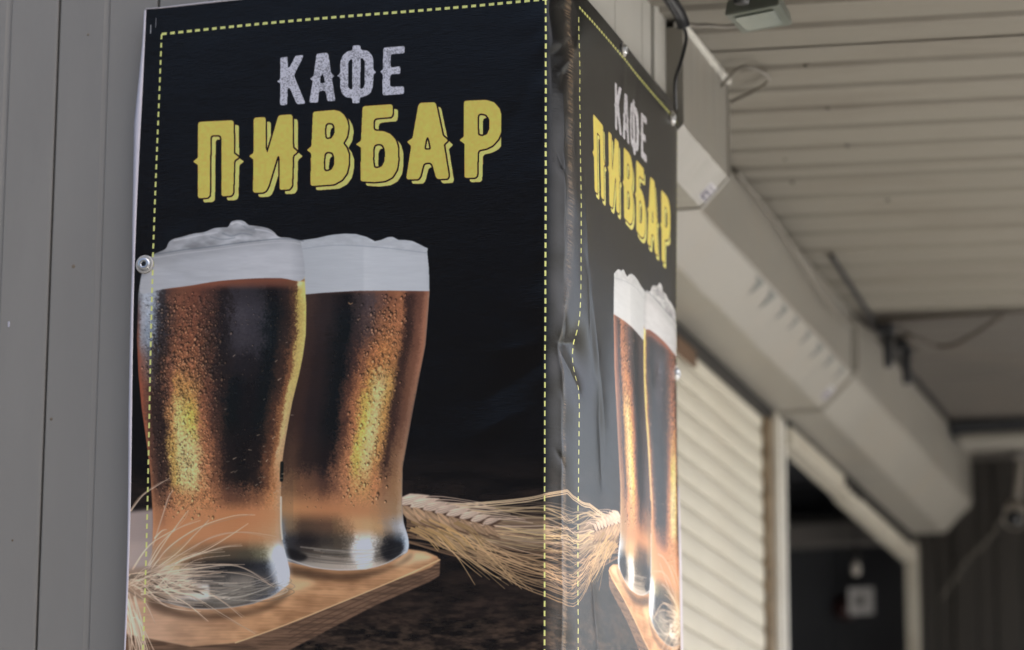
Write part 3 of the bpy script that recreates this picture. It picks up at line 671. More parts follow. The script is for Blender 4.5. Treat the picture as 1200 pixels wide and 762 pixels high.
# front glass
cols = [0, .03, .075, .13, .19, .25, .33, .42, .50, .60, .70, .80, .89, .935, .965, 1]
tabF = [
 [lg, lb_, (140, 150, 162), (64, 60, 60), (100, 60, 42), (104, 62, 42), (108, 60, 42), (112, 62, 44), (104, 58, 42), (96, 56, 42), (90, 52, 40), (88, 50, 38), (92, 54, 38), (98, 62, 40), wy, ly],
 [lg, lb_, (128, 140, 154), (42, 38, 40), (72, 46, 36), (84, 52, 38), (80, 46, 34), (56, 36, 30), (24, 19, 20), (38, 36, 42), (34, 33, 38), kk, (34, 24, 22), (66, 44, 30), (150, 138, 66), ly],
 [(70, 54, 54), (122, 130, 142), (118, 132, 148), (36, 34, 38), (62, 42, 34), (92, 56, 40), (86, 52, 38), (52, 34, 28), (22, 18, 20), (50, 48, 55), (44, 43, 50), (6, 13, 16), (30, 22, 20), (60, 40, 28), (144, 130, 66), (172, 160, 82)],
 [(88, 52, 42), (110, 116, 126), (96, 110, 126), (34, 30, 32), (64, 42, 34), (98, 60, 42), (96, 58, 40), (58, 38, 30), (20, 17, 19), (44, 42, 48), (40, 39, 45), (6, 13, 16), (36, 26, 22), (74, 50, 34), (150, 136, 70), (168, 156, 84)],
 [(106, 54, 40), (92, 66, 60), (60, 58, 62), (36, 28, 26), (84, 54, 40), (122, 78, 50), (112, 70, 46), (66, 42, 32), (26, 20, 20), (24, 22, 26), (20, 19, 23), (6, 12, 15), (44, 30, 24), (92, 60, 38), (156, 140, 76), (160, 148, 80)],
 [(116, 60, 42), (86, 52, 42), (46, 32, 28), (36, 26, 24), (104, 66, 46), (148, 108, 56), (138, 100, 54), (84, 52, 38), (34, 24, 22), (6, 12, 15), (12, 11, 14), (6, 12, 15), (48, 32, 25), (102, 66, 42), (160, 146, 82), (150, 134, 78)],
 [(118, 64, 46), (72, 46, 38), (38, 28, 26), (34, 24, 23), (138, 98, 56), (176, 158, 90), (172, 154, 62), (118, 74, 50), (52, 34, 28), (6, 12, 14), (11, 10, 13), (6, 12, 14), (54, 35, 26), (104, 68, 42), (164, 148, 92), (146, 126, 84)],
 [(116, 68, 48), (66, 44, 36), (40, 29, 26), (40, 28, 25), (154, 124, 62), (182, 158, 100), (182, 158, 100), (132, 86, 56), (70, 46, 35), (20, 16, 17), (12, 11, 13), (18, 14, 15), (62, 40, 29), (112, 74, 46), (166, 140, 96), (150, 120, 86)],
 [(112, 74, 52), (70, 48, 38), (46, 33, 29), (50, 35, 29), (156, 128, 64), (182, 158, 100), (182, 158, 100), (138, 92, 60), (92, 60, 42), (30, 22, 20), (16, 14, 15), (30, 22, 20), (84, 54, 36), (124, 84, 52), (150, 110, 74), (140, 108, 78)],
 [(120, 80, 56), (92, 62, 46), (76, 52, 40), (98, 66, 48), (146, 98, 62), (156, 108, 66), (154, 106, 66), (144, 96, 60), (118, 78, 52), (76, 50, 38), (72, 48, 36), (96, 64, 44), (130, 88, 56), (146, 100, 62), (156, 114, 74), (146, 116, 88)],
 [(140, 96, 66), (128, 88, 60), (122, 82, 58), (140, 94, 62), (156, 104, 68), (158, 106, 68), (158, 106, 68), (154, 104, 66), (150, 100, 64), (146, 98, 62), (148, 98, 62), (152, 102, 66), (154, 106, 68), (156, 110, 72), (156, 116, 80), (140, 110, 84)],
 [(150, 108, 76), (146, 102, 72), (148, 102, 70), (154, 106, 70), (158, 108, 72), (160, 108, 70), (158, 108, 70), (156, 106, 70), (154, 104, 68), (150, 102, 66), (150, 102, 66), (150, 106, 70), (150, 112, 78), (150, 118, 84), (150, 124, 96), (130, 116, 96)],
 [(140, 110, 84), (136, 104, 78), (146, 110, 80), (140, 108, 78), (142, 112, 78), (132, 102, 70), (112, 86, 62), (86, 70, 52), (72, 62, 48), (64, 56, 44), (62, 58, 46), (84, 82, 64), (148, 152, 130), (172, 184, 178), (164, 176, 184), (140, 150, 158)],
 [(120, 98, 80), (130, 108, 88), (148, 124, 96), (162, 142, 104), (150, 130, 92), (92, 76, 56), (42, 38, 34), (26, 26, 28), (20, 22, 25), (22, 24, 27), (26, 28, 32), (34, 38, 44), (78, 88, 98), (158, 172, 188), (176, 188, 202), (166, 178, 192)],
 [(90, 74, 62), (96, 82, 70), (124, 112, 98), (160, 152, 140), (168, 164, 156), (150, 144, 134), (88, 82, 76), (60, 58, 56), (70, 68, 64), (96, 92, 86), (104, 100, 92), (60, 60, 62), (48, 52, 60), (120, 134, 150), (160, 174, 190), (160, 172, 186)],
 [(70, 54, 44), (80, 66, 56), (96, 84, 74), (146, 138, 128), (160, 154, 146), (150, 144, 136), (96, 90, 82), (104, 100, 92), (120, 116, 108), (110, 106, 98), (80, 78, 74), (56, 58, 62), (90, 98, 110), (140, 152, 168), (150, 160, 174), (140, 150, 164)],
 [(60, 44, 36), (62, 48, 40), (70, 58, 50), (80, 72, 64), (90, 82, 74), (80, 74, 68), (60, 56, 52), (70, 66, 60), (84, 80, 74), (80, 76, 70), (70, 68, 66), (90, 92, 96), (110, 118, 130), (120, 130, 142), (110, 118, 128), (96, 100, 108)],
]
rowsF = [333, 344, 372, 400, 428, 460, 492, 528, 566, 584, 606, 630, 652, 666, 684, 699, 714]
left = [(260, 170), (325, 169.5), (345, 166), (400, 164), (440, 165), (480, 168), (520, 173), (555, 177), (610, 180), (645, 179), (680, 177), (700, 180), (900, 184)]
right = [(260, 353), (284, 354.5), (330, 357.5), (360, 359.5), (394, 359), (420, 355.5), (440, 351.5), (473, 343.5), (500, 338.5), (527, 334), (547, 331.5), (591, 330), (620, 330.5), (635, 332), (655, 337), (672, 341), (687, 340), (900, 338)]
S, mk, col = glass(left, right, 322, 720, cols, rowsF, tabF, None, 71, .014)
bot = [(130, 690), (178, 697), (190, 707), (224, 715), (261, 716), (298, 710), (324, 699), (339, 687), (345, 680)]
over(art, (34, 24, 18), fill([crm([(178, 700), (224, 720), (298, 716), (330, 700), (342, 688), (335, 704), (300, 722), (230, 728), (180, 716)])], 7)*.55)
mk = bottom_trim(mk, bot)
art += (col-art)*mk[..., None]
# curved reflections in the thick base
for k in range(26):
    t = U(0, 1); yb_ = 684+26*t; c_ = np.array((168, 164, 152))*U(.35, 1.05)
    x0 = 214+U(-6, 60); stroke(art, [(x0, yb_-2), (x0+40, yb_+1), (x0+75, yb_-5-6*t), (min(x0+105, 326), yb_-18)], U(.8, 2.4), .6, c_, .6)
stroke(art, [(182, 703), (224, 714), (261, 715), (298, 709), (324, 698), (340, 683)], 1.4, 1.4, (150, 150, 148), .55)
over(art, (194, 192, 188), fill([np.array([(219, 687), (246, 687), (247, 704), (232, 706), (217, 700)])], 3)*.75)
over(art, (196, 208, 220), fill([crm([(318, 652), (332, 640), (340, 668), (338, 684), (328, 690), (320, 676)])], 8)*.6)
stroke(art, [(330.5, 585), (330.5, 615), (332, 634)], 2.2, 2.2, (176, 172, 160), .8)
stroke(art, [(331.5, 545), (331, 565)], 4, 4, (6, 13, 14), .9)
over(art, (104, 58, 40), mk*np.clip(1-np.abs(PY-np.interp(PX, [168, 193, 258, 350], [344, 340, 333, 330]))/2.6, 0, 1)*(PX > 195)*.8)
mF = mk
d1 = mk*np.clip(1-np.abs(S-.28)/.26, 0, 1)**.6*np.clip((PY-342)/20, 0, 1)*np.clip((612-PY)/30, 0, 1)
yel_ = np.clip((art[..., 0]-150)/30, 0, 1)*(art[..., 2] < 100)
droplets(12500, (166, 342, 360, 615), d1*.95*(1-.72*yel_), 81, .55, 2.3)
d2 = mk*np.clip((S-.40)/.1, 0, 1)*np.clip((.97-S)/.05, 0, 1)*np.clip(.16+.5*np.clip(1-np.abs(PY-575)/22, 0, 1)+.35*np.clip(1-np.abs(S-.92)/.05, 0, 1)+.3*np.clip(1-np.abs(S-.5)/.08, 0, 1), 0, 1)*(PY > 340)*(PY < 592)
droplets(6000, (230, 342, 360, 592), d2, 82, .4, 1.3)
big = mk*np.clip(1-np.abs(S-.38)/.22, 0, 1)*np.clip(1-np.abs(PY-425)/50, 0, 1)
droplets(1500, (180, 375, 330, 475), big, 83, 1.2, 3.0)
for k in range(60):      # short light flecks
    x, y = U(262, 345), U(400, 580)
    if y < 540 and RNG.rand() < .6: continue
    stroke(art, [(x, y), (x+U(1, 4), y-U(-1, 2.5))], U(.7, 1.4), .6, np.array((150, 136, 116))*U(.5, 1.1), .8)
sp_ = (RNG.rand(AH, AW) > .5).astype(np.float32); sp_ = blur(sp_, 1)
art *= (1+(sp_-.5)[..., None]*.9*(mk*np.clip(1-np.abs(S-.17)/.10, 0, 1)*(PY > 345)*(PY < 560))[..., None])
# front foam
rimx = [165, 181, 215, 248, 290, 334, 356]; rimy = [322, 300, 294.5, 291, 285.5, 281.5, 284]
fm = np.array([(168, 345), (170, 322), (176, 308), (183, 300), (196, 294), (200, 286), (206, 282), (214, 280), (228, 276), (240, 274.5), (252, 270), (262, 269), (268, 268.5), (272, 262.5), (280, 260.5), (287, 262), (292, 266), (298, 267), (306, 268), (316, 270.5), (322, 274.5), (328, 280), (340, 281), (350, 284), (353.5, 288), (357, 329), (330, 328.5), (300, 329), (258, 332), (225, 337), (193, 341), (180, 344)])
mf = fill([crm(fm, 4)])
base = np.interp(PX, [168, 200, 250, 300, 340, 357], [132, 136, 142, 150, 150, 134])
fcol = np.stack([base-2, base+5, base+13], -1)
ry2 = np.interp(PX, rimx, rimy); below = np.clip((PY-ry2)/3, 0, 1); lo_ = np.clip((PY-ry2)/16, 0, 1)
f1 = fbm(22, 44, 91, 3); f2 = fbm(6, 40, 95, 3)
fcol *= (below*(.86+.14*lo_+.08*(f2-.5))+(1-below)*(.74+.55*(f1-.28)))[..., None]
art += (fcol-art)*mf[..., None]
for pts, c_, w0 in (([(262, 276), (272, 279), (284, 276), (296, 278)], (92, 102, 112), 2.4), ([(248, 280), (262, 283), (276, 281)], (98, 108, 118), 2), ([(285, 266), (291, 271), (300, 273)], (100, 110, 120), 2.2),
                    ([(206, 284), (230, 279), (256, 275)], (166, 172, 180), 1.6), ([(272, 265), (279, 263), (286, 266)], (172, 178, 186), 2.6), ([(300, 271), (316, 274), (324, 279)], (160, 166, 176), 2)):
    stroke(art, pts, w0, w0*.6, c_, .55)
stroke(art, list(zip(rimx[1:], [y+.5 for y in rimy[1:]])), 1.3, 1.3, (84, 94, 104), .75)
stroke(art, [(183, 304), (215, 299), (248, 295.5), (290, 290), (334, 286), (352, 288)], 1.4, 1.4, (152, 158, 166), .5)

bm_ = np.clip(np.maximum(mF, mR*(PX > 345)), 0, 1)*(1-np.clip((art[..., 0]-140)/25, 0, 1))*(1-np.clip((PY-625)/25, 0, 1))*np.clip((PY-335)/8, 0, 1)
wa_ = np.clip((art[..., 0]-art[..., 2]-8)/30, 0, 1)*bm_
art *= 1+wa_[..., None]*np.array((.10, .07, .03), np.float32)
g1_ = noise(AH, AW, 3.2, 2.8, 301)-.5; g2_ = noise(AH, AW, 6, 5, 302)-.5; g3_ = noise(AH, AW, 1.6, 1.6, 303)-.5
gm_ = np.clip((d1+densR*1.2), 0, 1)*(1-.7*np.clip((art[..., 0]-165)/20, 0, 1))+mF*.25*(PY > 345)*(PY < 600)
art *= 1+((g1_*.42+g2_*.30+g3_*.40)*np.clip(gm_, 0, 1))[..., None]
# wheat in the lower left corner -------------------------------------------
def awn(p, c_=(190, 172, 150), w0=1.5, a=.85): stroke(art, p, w0, .55, np.array(c_)*U(.82, 1.08), a)
for pts in ([(178, 668), (200, 642), (235, 620), (275, 607), (300, 606)], [(182, 670), (215, 650), (250, 632), (285, 626), (325, 631)], [(190, 668), (225, 655), (262, 644), (285, 642)],
            [(184, 672), (230, 668), (280, 666), (322, 690)], [(190, 676), (240, 672), (290, 676), (318, 688)], [(176, 664), (196, 634), (214, 610), (222, 600)], [(174, 664), (188, 640), (208, 622), (236, 612)],
            [(154, 600), (168, 582), (186, 570), (200, 562)], [(180, 640), (190, 610), (198, 585), (204, 576)], [(182, 632), (190, 624), (196, 622)], [(156, 668), (176, 640), (206, 622)],
            [(186, 690), (225, 700), (262, 722), (300, 745)], [(186, 686), (230, 692), (260, 706), (285, 726)], [(180, 694), (215, 706), (245, 730)], [(150, 694), (160, 720), (176, 752), (184, 770)],
            [(150, 706), (158, 736), (166, 765)], [(154, 690), (170, 706), (182, 730)], [(200, 664), (246, 664), (288, 664)], [(188, 674), (224, 676), (260, 674)],
            [(184, 676), (210, 660), (240, 648), (268, 632), (292, 616)], [(182, 668), (208, 650), (230, 628), (246, 612)]):
    awn(pts, w0=U(1.2, 2.1))
    awn([(x+U(-3, 3), y+U(-3, 3)) for x, y in pts], (160, 136, 112), 1.0, .6)
over(art, (120, 100, 82), fill([crm([(140, 676), (165, 666), (200, 672), (226, 688), (236, 696), (200, 702), (160, 704), (140, 700)])], 5)*.7)
for k in range(90):
    x, y = U(146, 232), 0; y = 684+(x-150)*.06+U(-14, 14)*(1-abs(x-175)/90)
    a = U(-.5, .55); L_ = U(6, 20)
    stroke(art, [(x, y), (x+L_*math.cos(a), y+L_*math.sin(a))], U(1.4, 3.4), .6, np.array((184, 164, 140))*U(.25, 1.08), U(.6, .95))
for k in range(70):
    a = U(-.9, .8); L_ = U(30, 90); x, y = U(150, 200), 684+U(-10, 12)
    awn([(x, y), (x+L_*.5*math.cos(a), y+L_*.5*math.sin(a)), (x+L_*math.cos(a*.6), y+L_*math.sin(a*.6))], w0=U(.7, 1.5), a=U(.3, .75))
for k in range(22):
    x = U(140, 160); awn([(x, 700+U(-10, 30)), (x+10, 740+U(-10, 10)), (x+U(6, 34), 790+U(-20, 10))], w0=U(1, 2.2), a=.7)
gy_ = art.mean(-1, keepdims=True); art = np.clip(gy_+(art-gy_)*.83, 0, 255)
art = art*.45+blur(art, 1)*.55

# lettering -----------------------------------------------------------------
def sc_pts(pts, k, ox, oy): return np.array([(p[0]/k+ox, p[1]/k+oy) for p in pts])
def rc(poly, n=2):
    """cut corners of a traced outline so it reads as rounded"""
    P = np.array(poly, float)
    for _ in range(n):
        Q = np.roll(P, -1, 0); d = np.hypot(*(Q-P).T)[:, None]; t = np.minimum(.25, .9/np.maximum(d, .01))
        P = np.stack([P*(1-t)+Q*t, P*t+Q*(1-t)], 1).reshape(-1, 2)
    return P
k1 = (6.093, 220, 120); k2 = (6.354, 350, 110); k3 = (6.35, 470, 105); k4 = (7.5, 320, 45)
YEL = [
 (k1, [[(80, 168), (86, 158), (100, 153), (318, 144), (330, 150), (334, 162), (335, 382), (372, 408), (337, 432), (330, 660), (322, 678), (305, 684), (256, 686), (246, 676), (246, 268), (236, 250), (178, 250), (168, 266), (164, 680), (150, 696), (90, 699), (80, 690), (80, 462), (44, 437), (80, 408)]]),
 (k1, [[(476, 136), (487, 126), (552, 122), (562, 133), (562, 345), (572, 378), (583, 348), (650, 118), (664, 108), (742, 102), (754, 112), (756, 340), (790, 368), (756, 395), (749, 612), (730, 637), (668, 640), (660, 630), (662, 412), (654, 398), (645, 404), (582, 612), (564, 648), (542, 660), (480, 662), (470, 650), (474, 425), (442, 400), (474, 378)]]),
 (k2, [[(112, 158), (122, 148), (270, 134), (312, 142), (346, 170), (370, 214), (378, 262), (366, 332), (337, 381), (362, 412), (379, 460), (380, 530), (364, 602), (328, 652), (268, 686), (106, 700), (92, 690), (98, 457), (65, 434), (100, 405)],
       [(235, 230), (262, 235), (275, 262), (272, 310), (250, 345), (222, 352), (205, 343), (201, 290), (205, 248), (218, 233)],
       [(228, 445), (258, 450), (272, 485), (270, 540), (250, 578), (215, 592), (195, 582), (192, 520), (198, 466), (210, 448)]]),
 (k2, [[(482, 114), (494, 102), (695, 85), (708, 94), (706, 165), (694, 180), (590, 190), (571, 198), (565, 215), (563, 265), (575, 283), (640, 285), (690, 305), (728, 345), (746, 400), (749, 500), (738, 570), (704, 626), (650, 655), (570, 665), (476, 661), (465, 650), (470, 410), (430, 386), (470, 360)],
       [(600, 380), (630, 386), (646, 412), (650, 460), (644, 512), (625, 548), (590, 562), (566, 555), (560, 500), (562, 420), (572, 389)]]),
 (k3, [[(135, 122), (150, 103), (255, 97), (268, 110), (318, 345), (358, 380), (325, 410), (362, 640), (354, 663), (282, 668), (266, 655), (240, 560), (224, 545), (190, 548), (172, 560), (150, 648), (134, 670), (56, 673), (45, 660), (82, 425), (50, 393), (92, 365)],
       [(205, 353), (217, 375), (229, 440), (222, 450), (188, 450), (181, 440), (192, 375)]]),
 (k3, [[(475, 94), (487, 84), (640, 77), (700, 95), (740, 140), (757, 200), (755, 310), (730, 370), (690, 415), (640, 440), (590, 450), (578, 466), (573, 640), (560, 655), (490, 658), (478, 648), (480, 405), (440, 378), (475, 350)],
       [(600, 178), (640, 186), (664, 220), (665, 290), (646, 334), (610, 348), (581, 340), (577, 270), (579, 190)]]),
]
WHT = [
 (k4, [[(70, 190), (130, 183), (136, 190), (137, 268), (146, 278), (155, 268), (200, 180), (212, 170), (274, 165), (268, 195), (198, 332), (198, 362), (290, 582), (284, 595), (226, 601), (210, 590), (156, 465), (145, 458), (135, 470), (132, 598), (122, 608), (78, 611), (67, 600), (70, 418), (38, 400), (68, 380)]]),
 (k4, [[(388, 162), (400, 152), (480, 143), (494, 155), (520, 325), (551, 348), (525, 368), (556, 558), (548, 568), (492, 572), (482, 560), (470, 490), (455, 478), (418, 485), (410, 495), (405, 575), (394, 584), (332, 586), (325, 577), (355, 394), (328, 375), (362, 350)],
       [(440, 333), (449, 345), (461, 402), (455, 410), (426, 411), (421, 403), (428, 348)]]),
 (k4, [[(706, 88), (714, 76), (768, 73), (778, 82), (780, 113), (840, 120), (876, 155), (891, 200), (893, 290), (917, 310), (892, 330), (888, 430), (868, 490), (828, 520), (773, 534), (770, 576), (762, 583), (712, 586), (703, 576), (702, 541), (650, 535), (612, 502), (597, 440), (596, 362), (568, 345), (596, 325), (600, 215), (622, 163), (660, 130), (706, 120)],
       [(703, 196), (704, 462), (684, 462), (668, 436), (668, 236), (682, 206)],
       [(779, 188), (800, 192), (815, 224), (812, 420), (800, 450), (775, 457)]]),
 (k4, [[(976, 102), (988, 90), (1158, 74), (1167, 82), (1166, 130), (1156, 140), (1054, 150), (1044, 160), (1042, 250), (1052, 264), (1118, 252), (1130, 264), (1128, 314), (1118, 322), (1050, 326), (1040, 338), (1038, 424), (1050, 434), (1150, 428), (1162, 438), (1160, 490), (1148, 498), (982, 512), (968, 500), (972, 325), (945, 303), (972, 285)]]),
]
tx = np.zeros((AH, AW, 3), np.float32); ta = np.zeros((AH, AW), np.float32)
def grow(mk_, r_):
    out = mk_.copy(); r_ = r_*K
    for k in range(16):
        a = 2*math.pi*k/16
        for q in (.55, 1):
            dy, dx = int(round(r_*q*math.sin(a))), int(round(r_*q*math.cos(a)))
            out = np.maximum(out, np.roll(np.roll(mk_, dy, 0), dx, 1))
    return out
for kp, polys in YEL:
    P = [rc(sc_pts(p, *kp)) for p in polys]
    face = fill(P); line = grow(face, 1.75); shd = fill([p+[6.2, 5.2] for p in P])
    # the drop shadow is drawn as a swept outline: only its lower right side shows
    for a_, col_ in ((shd, (206, 162, 92)), (line, (10, 8, 8)), (face, (203, 152, 74))):
        tx += (np.array(col_, np.float32)-tx)*a_[..., None]; ta = np.maximum(ta, a_)
tn = fbm(8, 8, 131, 3); tx *= (1+(tn-.5)[..., None]*.10)
worn = fbm(2.4, 2.4, 141, 2); patch = fbm(34, 34, 151, 3)
for kp, polys in WHT:
    face = fill([rc(sc_pts(p, *kp)) for p in polys])
    speck = np.clip((worn-.60+.30*np.clip(patch-.42, 0, 1)*1.6)*10, 0, 1)*.55
    c_ = np.array((152, 157, 170), np.float32)*(1-speck[..., None]*.6)
    tx += (c_-tx)*face[..., None]; ta = np.maximum(ta, face)

# develop the print onto the sheet (metres along the sheet, metres up) ---------
ZT, ZB = 4.012, 2.50; RC_ = .04; XL0 = -.942
RB_ = .14; S_A = -XL0-RC_
_th = np.linspace(0, math.pi/2, 400); _ex = -RC_+RC_*np.sin(_th); _ey = RB_-RB_*np.cos(_th)
_es = np.concatenate([[0], np.cumsum(np.hypot(np.diff(_ex), np.diff(_ey)))])
S_B = S_A+_es[-1]; SLEN = S_B+(1.028-RB_); MID = .989; S2 = S_B
DPM = 1000.; TW, TH = int(SLEN*DPM), int((ZT-ZB)*DPM)
ss = (np.arange(TW)+.5)/DPM; zz = ZB+(np.arange(TH)+.5)/DPM
def to_survey(Xp, Zp):
    dx, dy, dz = Xp-CAM[0], 0-CAM[1], Zp-CAM[2]
    dep = dx*fwd[0]+dy*fwd[1]+dz*fwd[2]
    return 600+4000*(dx*rgt[0]+dy*rgt[1]+dz*rgt[2])/dep, 381-4000*(dx*upv[0]+dy*upv[1]+dz*upv[2])/dep
def sample(src, Xp, Zp):
    px_, py_ = to_survey(Xp, Zp); u_ = np.clip((px_-PX0)*K-.5, 0, AW-2); v_ = np.clip((py_-PY0)*K-.5, 0, AH-2)
    iu, iv = u_.astype(int), v_.astype(int); fu, fv = u_-iu, v_-iv
    if src.ndim == 3: fu, fv = fu[..., None], fv[..., None]
    return (src[iv, iu]*(1-fu)+src[iv, iu+1]*fu)*(1-fv)+(src[iv+1, iu]*(1-fu)+src[iv+1, iu+1]*fu)*fv
SS, ZZ = np.meshgrid(ss, zz)
Xa = XL0+np.where(SS < MID, SS, 2*MID-SS)
ZR = ZZ-.022*np.clip((SS-1.02)/.12, 0, 1)
tex = sample(art, Xa, ZR)
for sh0 in (0., S2+.117-(.904-.803)-(XL0*-1-.904)):   # text twice, never mirrored
    sel = (SS < MID) if sh0 == 0 else (SS > S2+.03)
    Xt = np.clip(XL0+SS-sh0, -.99, -.05)
    A_ = sample(ta, Xt, ZR)*sel*(Xt > -.85)*(Xt < -.13); T_ = sample(tx, Xt, ZR)
    prem = np.clip(T_/np.maximum(A_, .35)[..., None], 0, 255); 
    tex += (np.where(A_[..., None] > .35, T_, prem)-tex)*A_[..., None]
# glare of the fold painted into the print, along with some rubbed ink
def tn_(cy, cx, seed, o=3):
    t_ = 0; a_ = 1; q_ = 0
    for k in range(o): t_ = t_+noise(TH, TW, max(cy/2**k, 1), max(cx/2**k, 1), seed+k)*a_; q_ += a_; a_ *= .6
    return t_/q_
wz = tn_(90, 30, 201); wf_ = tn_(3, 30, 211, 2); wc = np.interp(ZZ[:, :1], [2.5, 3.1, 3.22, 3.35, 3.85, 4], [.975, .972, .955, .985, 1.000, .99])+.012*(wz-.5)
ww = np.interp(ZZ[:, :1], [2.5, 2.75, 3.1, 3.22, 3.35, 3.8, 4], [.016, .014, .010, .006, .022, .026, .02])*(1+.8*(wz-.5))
glare_wear = np.clip(1.3-np.abs(SS-wc)/ww, 0, 1)*np.clip(.5+.9*(wf_-.5), 0, 1)*np.interp(ZZ[:, :1], [2.5, 2.9, 3.2, 3.5, 4], [1, .75, .5, .75, .75])
tex += (np.array((124, 108, 88))-tex)*(glare_wear*.9)[..., None]
# stitched-looking dashed border on both faces
def dash(c0, c1, along, run0, run1, per, ln, wd):
    global tex
    ph = np.mod(along-run0, per); on = (ph < ln) & (along > run0-.001) & (along < run1)
    m_ = on & (np.abs(c0-c1) < wd/2)
    tex = np.where(m_[..., None], np.array((190, 168, 104)), tex)
bz1, bz0 = 3.952, 2.562
for (sa, sb) in ((.038, .908), (S2, S2+.868)):
    dash(SS, sa, bz1-ZZ, 0, bz1-bz0, .0196, .0115, .0049); dash(SS, sb, bz1-ZZ, 0, bz1-bz0, .0196, .0118, .0049)
    bz = bz1+(0 if sa < .5 else .022)
    dash(ZZ, bz, SS-sa, 0, sb-sa+.004, .0196, .0118, .0050); dash(ZZ, bz0, SS-sa, 0, sb-sa+.004, .0196, .0118, .0050)
# two small printer's ticks in the top corner
for (a0, z0_, z1_) in ((.012, 3.955, 3.975), (.0235, 3.968, 3.99)):
    tex = np.where(((np.abs(SS-a0) < .001) & (ZZ > z0_) & (ZZ < z1_))[..., None], np.array((120, 124, 130)), tex)
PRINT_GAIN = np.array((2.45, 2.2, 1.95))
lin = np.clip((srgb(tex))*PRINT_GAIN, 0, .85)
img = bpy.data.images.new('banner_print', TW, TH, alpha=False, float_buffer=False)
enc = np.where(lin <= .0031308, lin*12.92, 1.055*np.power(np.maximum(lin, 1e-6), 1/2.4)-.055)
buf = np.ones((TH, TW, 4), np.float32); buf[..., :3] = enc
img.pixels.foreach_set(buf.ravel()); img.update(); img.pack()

# vinyl material
V = bpy.data.materials.new('printed_vinyl'); V.use_nodes = True
n = V.node_tree.nodes; L = V.node_tree.links; p = n['Principled BSDF']
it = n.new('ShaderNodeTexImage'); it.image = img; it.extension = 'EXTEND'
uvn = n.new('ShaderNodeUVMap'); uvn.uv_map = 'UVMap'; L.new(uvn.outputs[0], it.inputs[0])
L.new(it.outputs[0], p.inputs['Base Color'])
p.inputs['Roughness'].default_value = .22; p.inputs['Specular IOR Level'].default_value = .34
mp = n.new('ShaderNodeMapping'); mp.inputs['Scale'].default_value = (60, 900, 1); L.new(uvn.outputs[0], mp.inputs[0])
nz = n.new('ShaderNodeTexNoise'); nz.inputs['Scale'].default_value = 1; nz.inputs['Detail'].default_value = 2; L.new(mp.outputs[0], nz.inputs[0])
mp2 = n.new('ShaderNodeMapping'); mp2.inputs['Scale'].default_value = (6, 9, 1); L.new(uvn.outputs[0], mp2.inputs[0])
nz2 = n.new('ShaderNodeTexNoise'); nz2.inputs['Scale'].default_value = 1; nz2.inputs['Detail'].default_value = 5; L.new(mp2.outputs[0], nz2.inputs[0])
b1 = n.new('ShaderNodeBump'); b1.inputs['Strength'].default_value = .3; b1.inputs['Distance'].default_value = .0008; L.new(nz.outputs[0], b1.inputs['Height'])
b2_ = n.new('ShaderNodeBump'); b2_.inputs['Strength'].default_value = .35; b2_.inputs['Distance'].default_value = .006; L.new(nz2.outputs[0], b2_.inputs['Height']); L.new(b1.outputs[0], b2_.inputs['Normal'])
L.new(b2_.outputs[0], p.inputs['Normal'])
M['vinyl'] = V

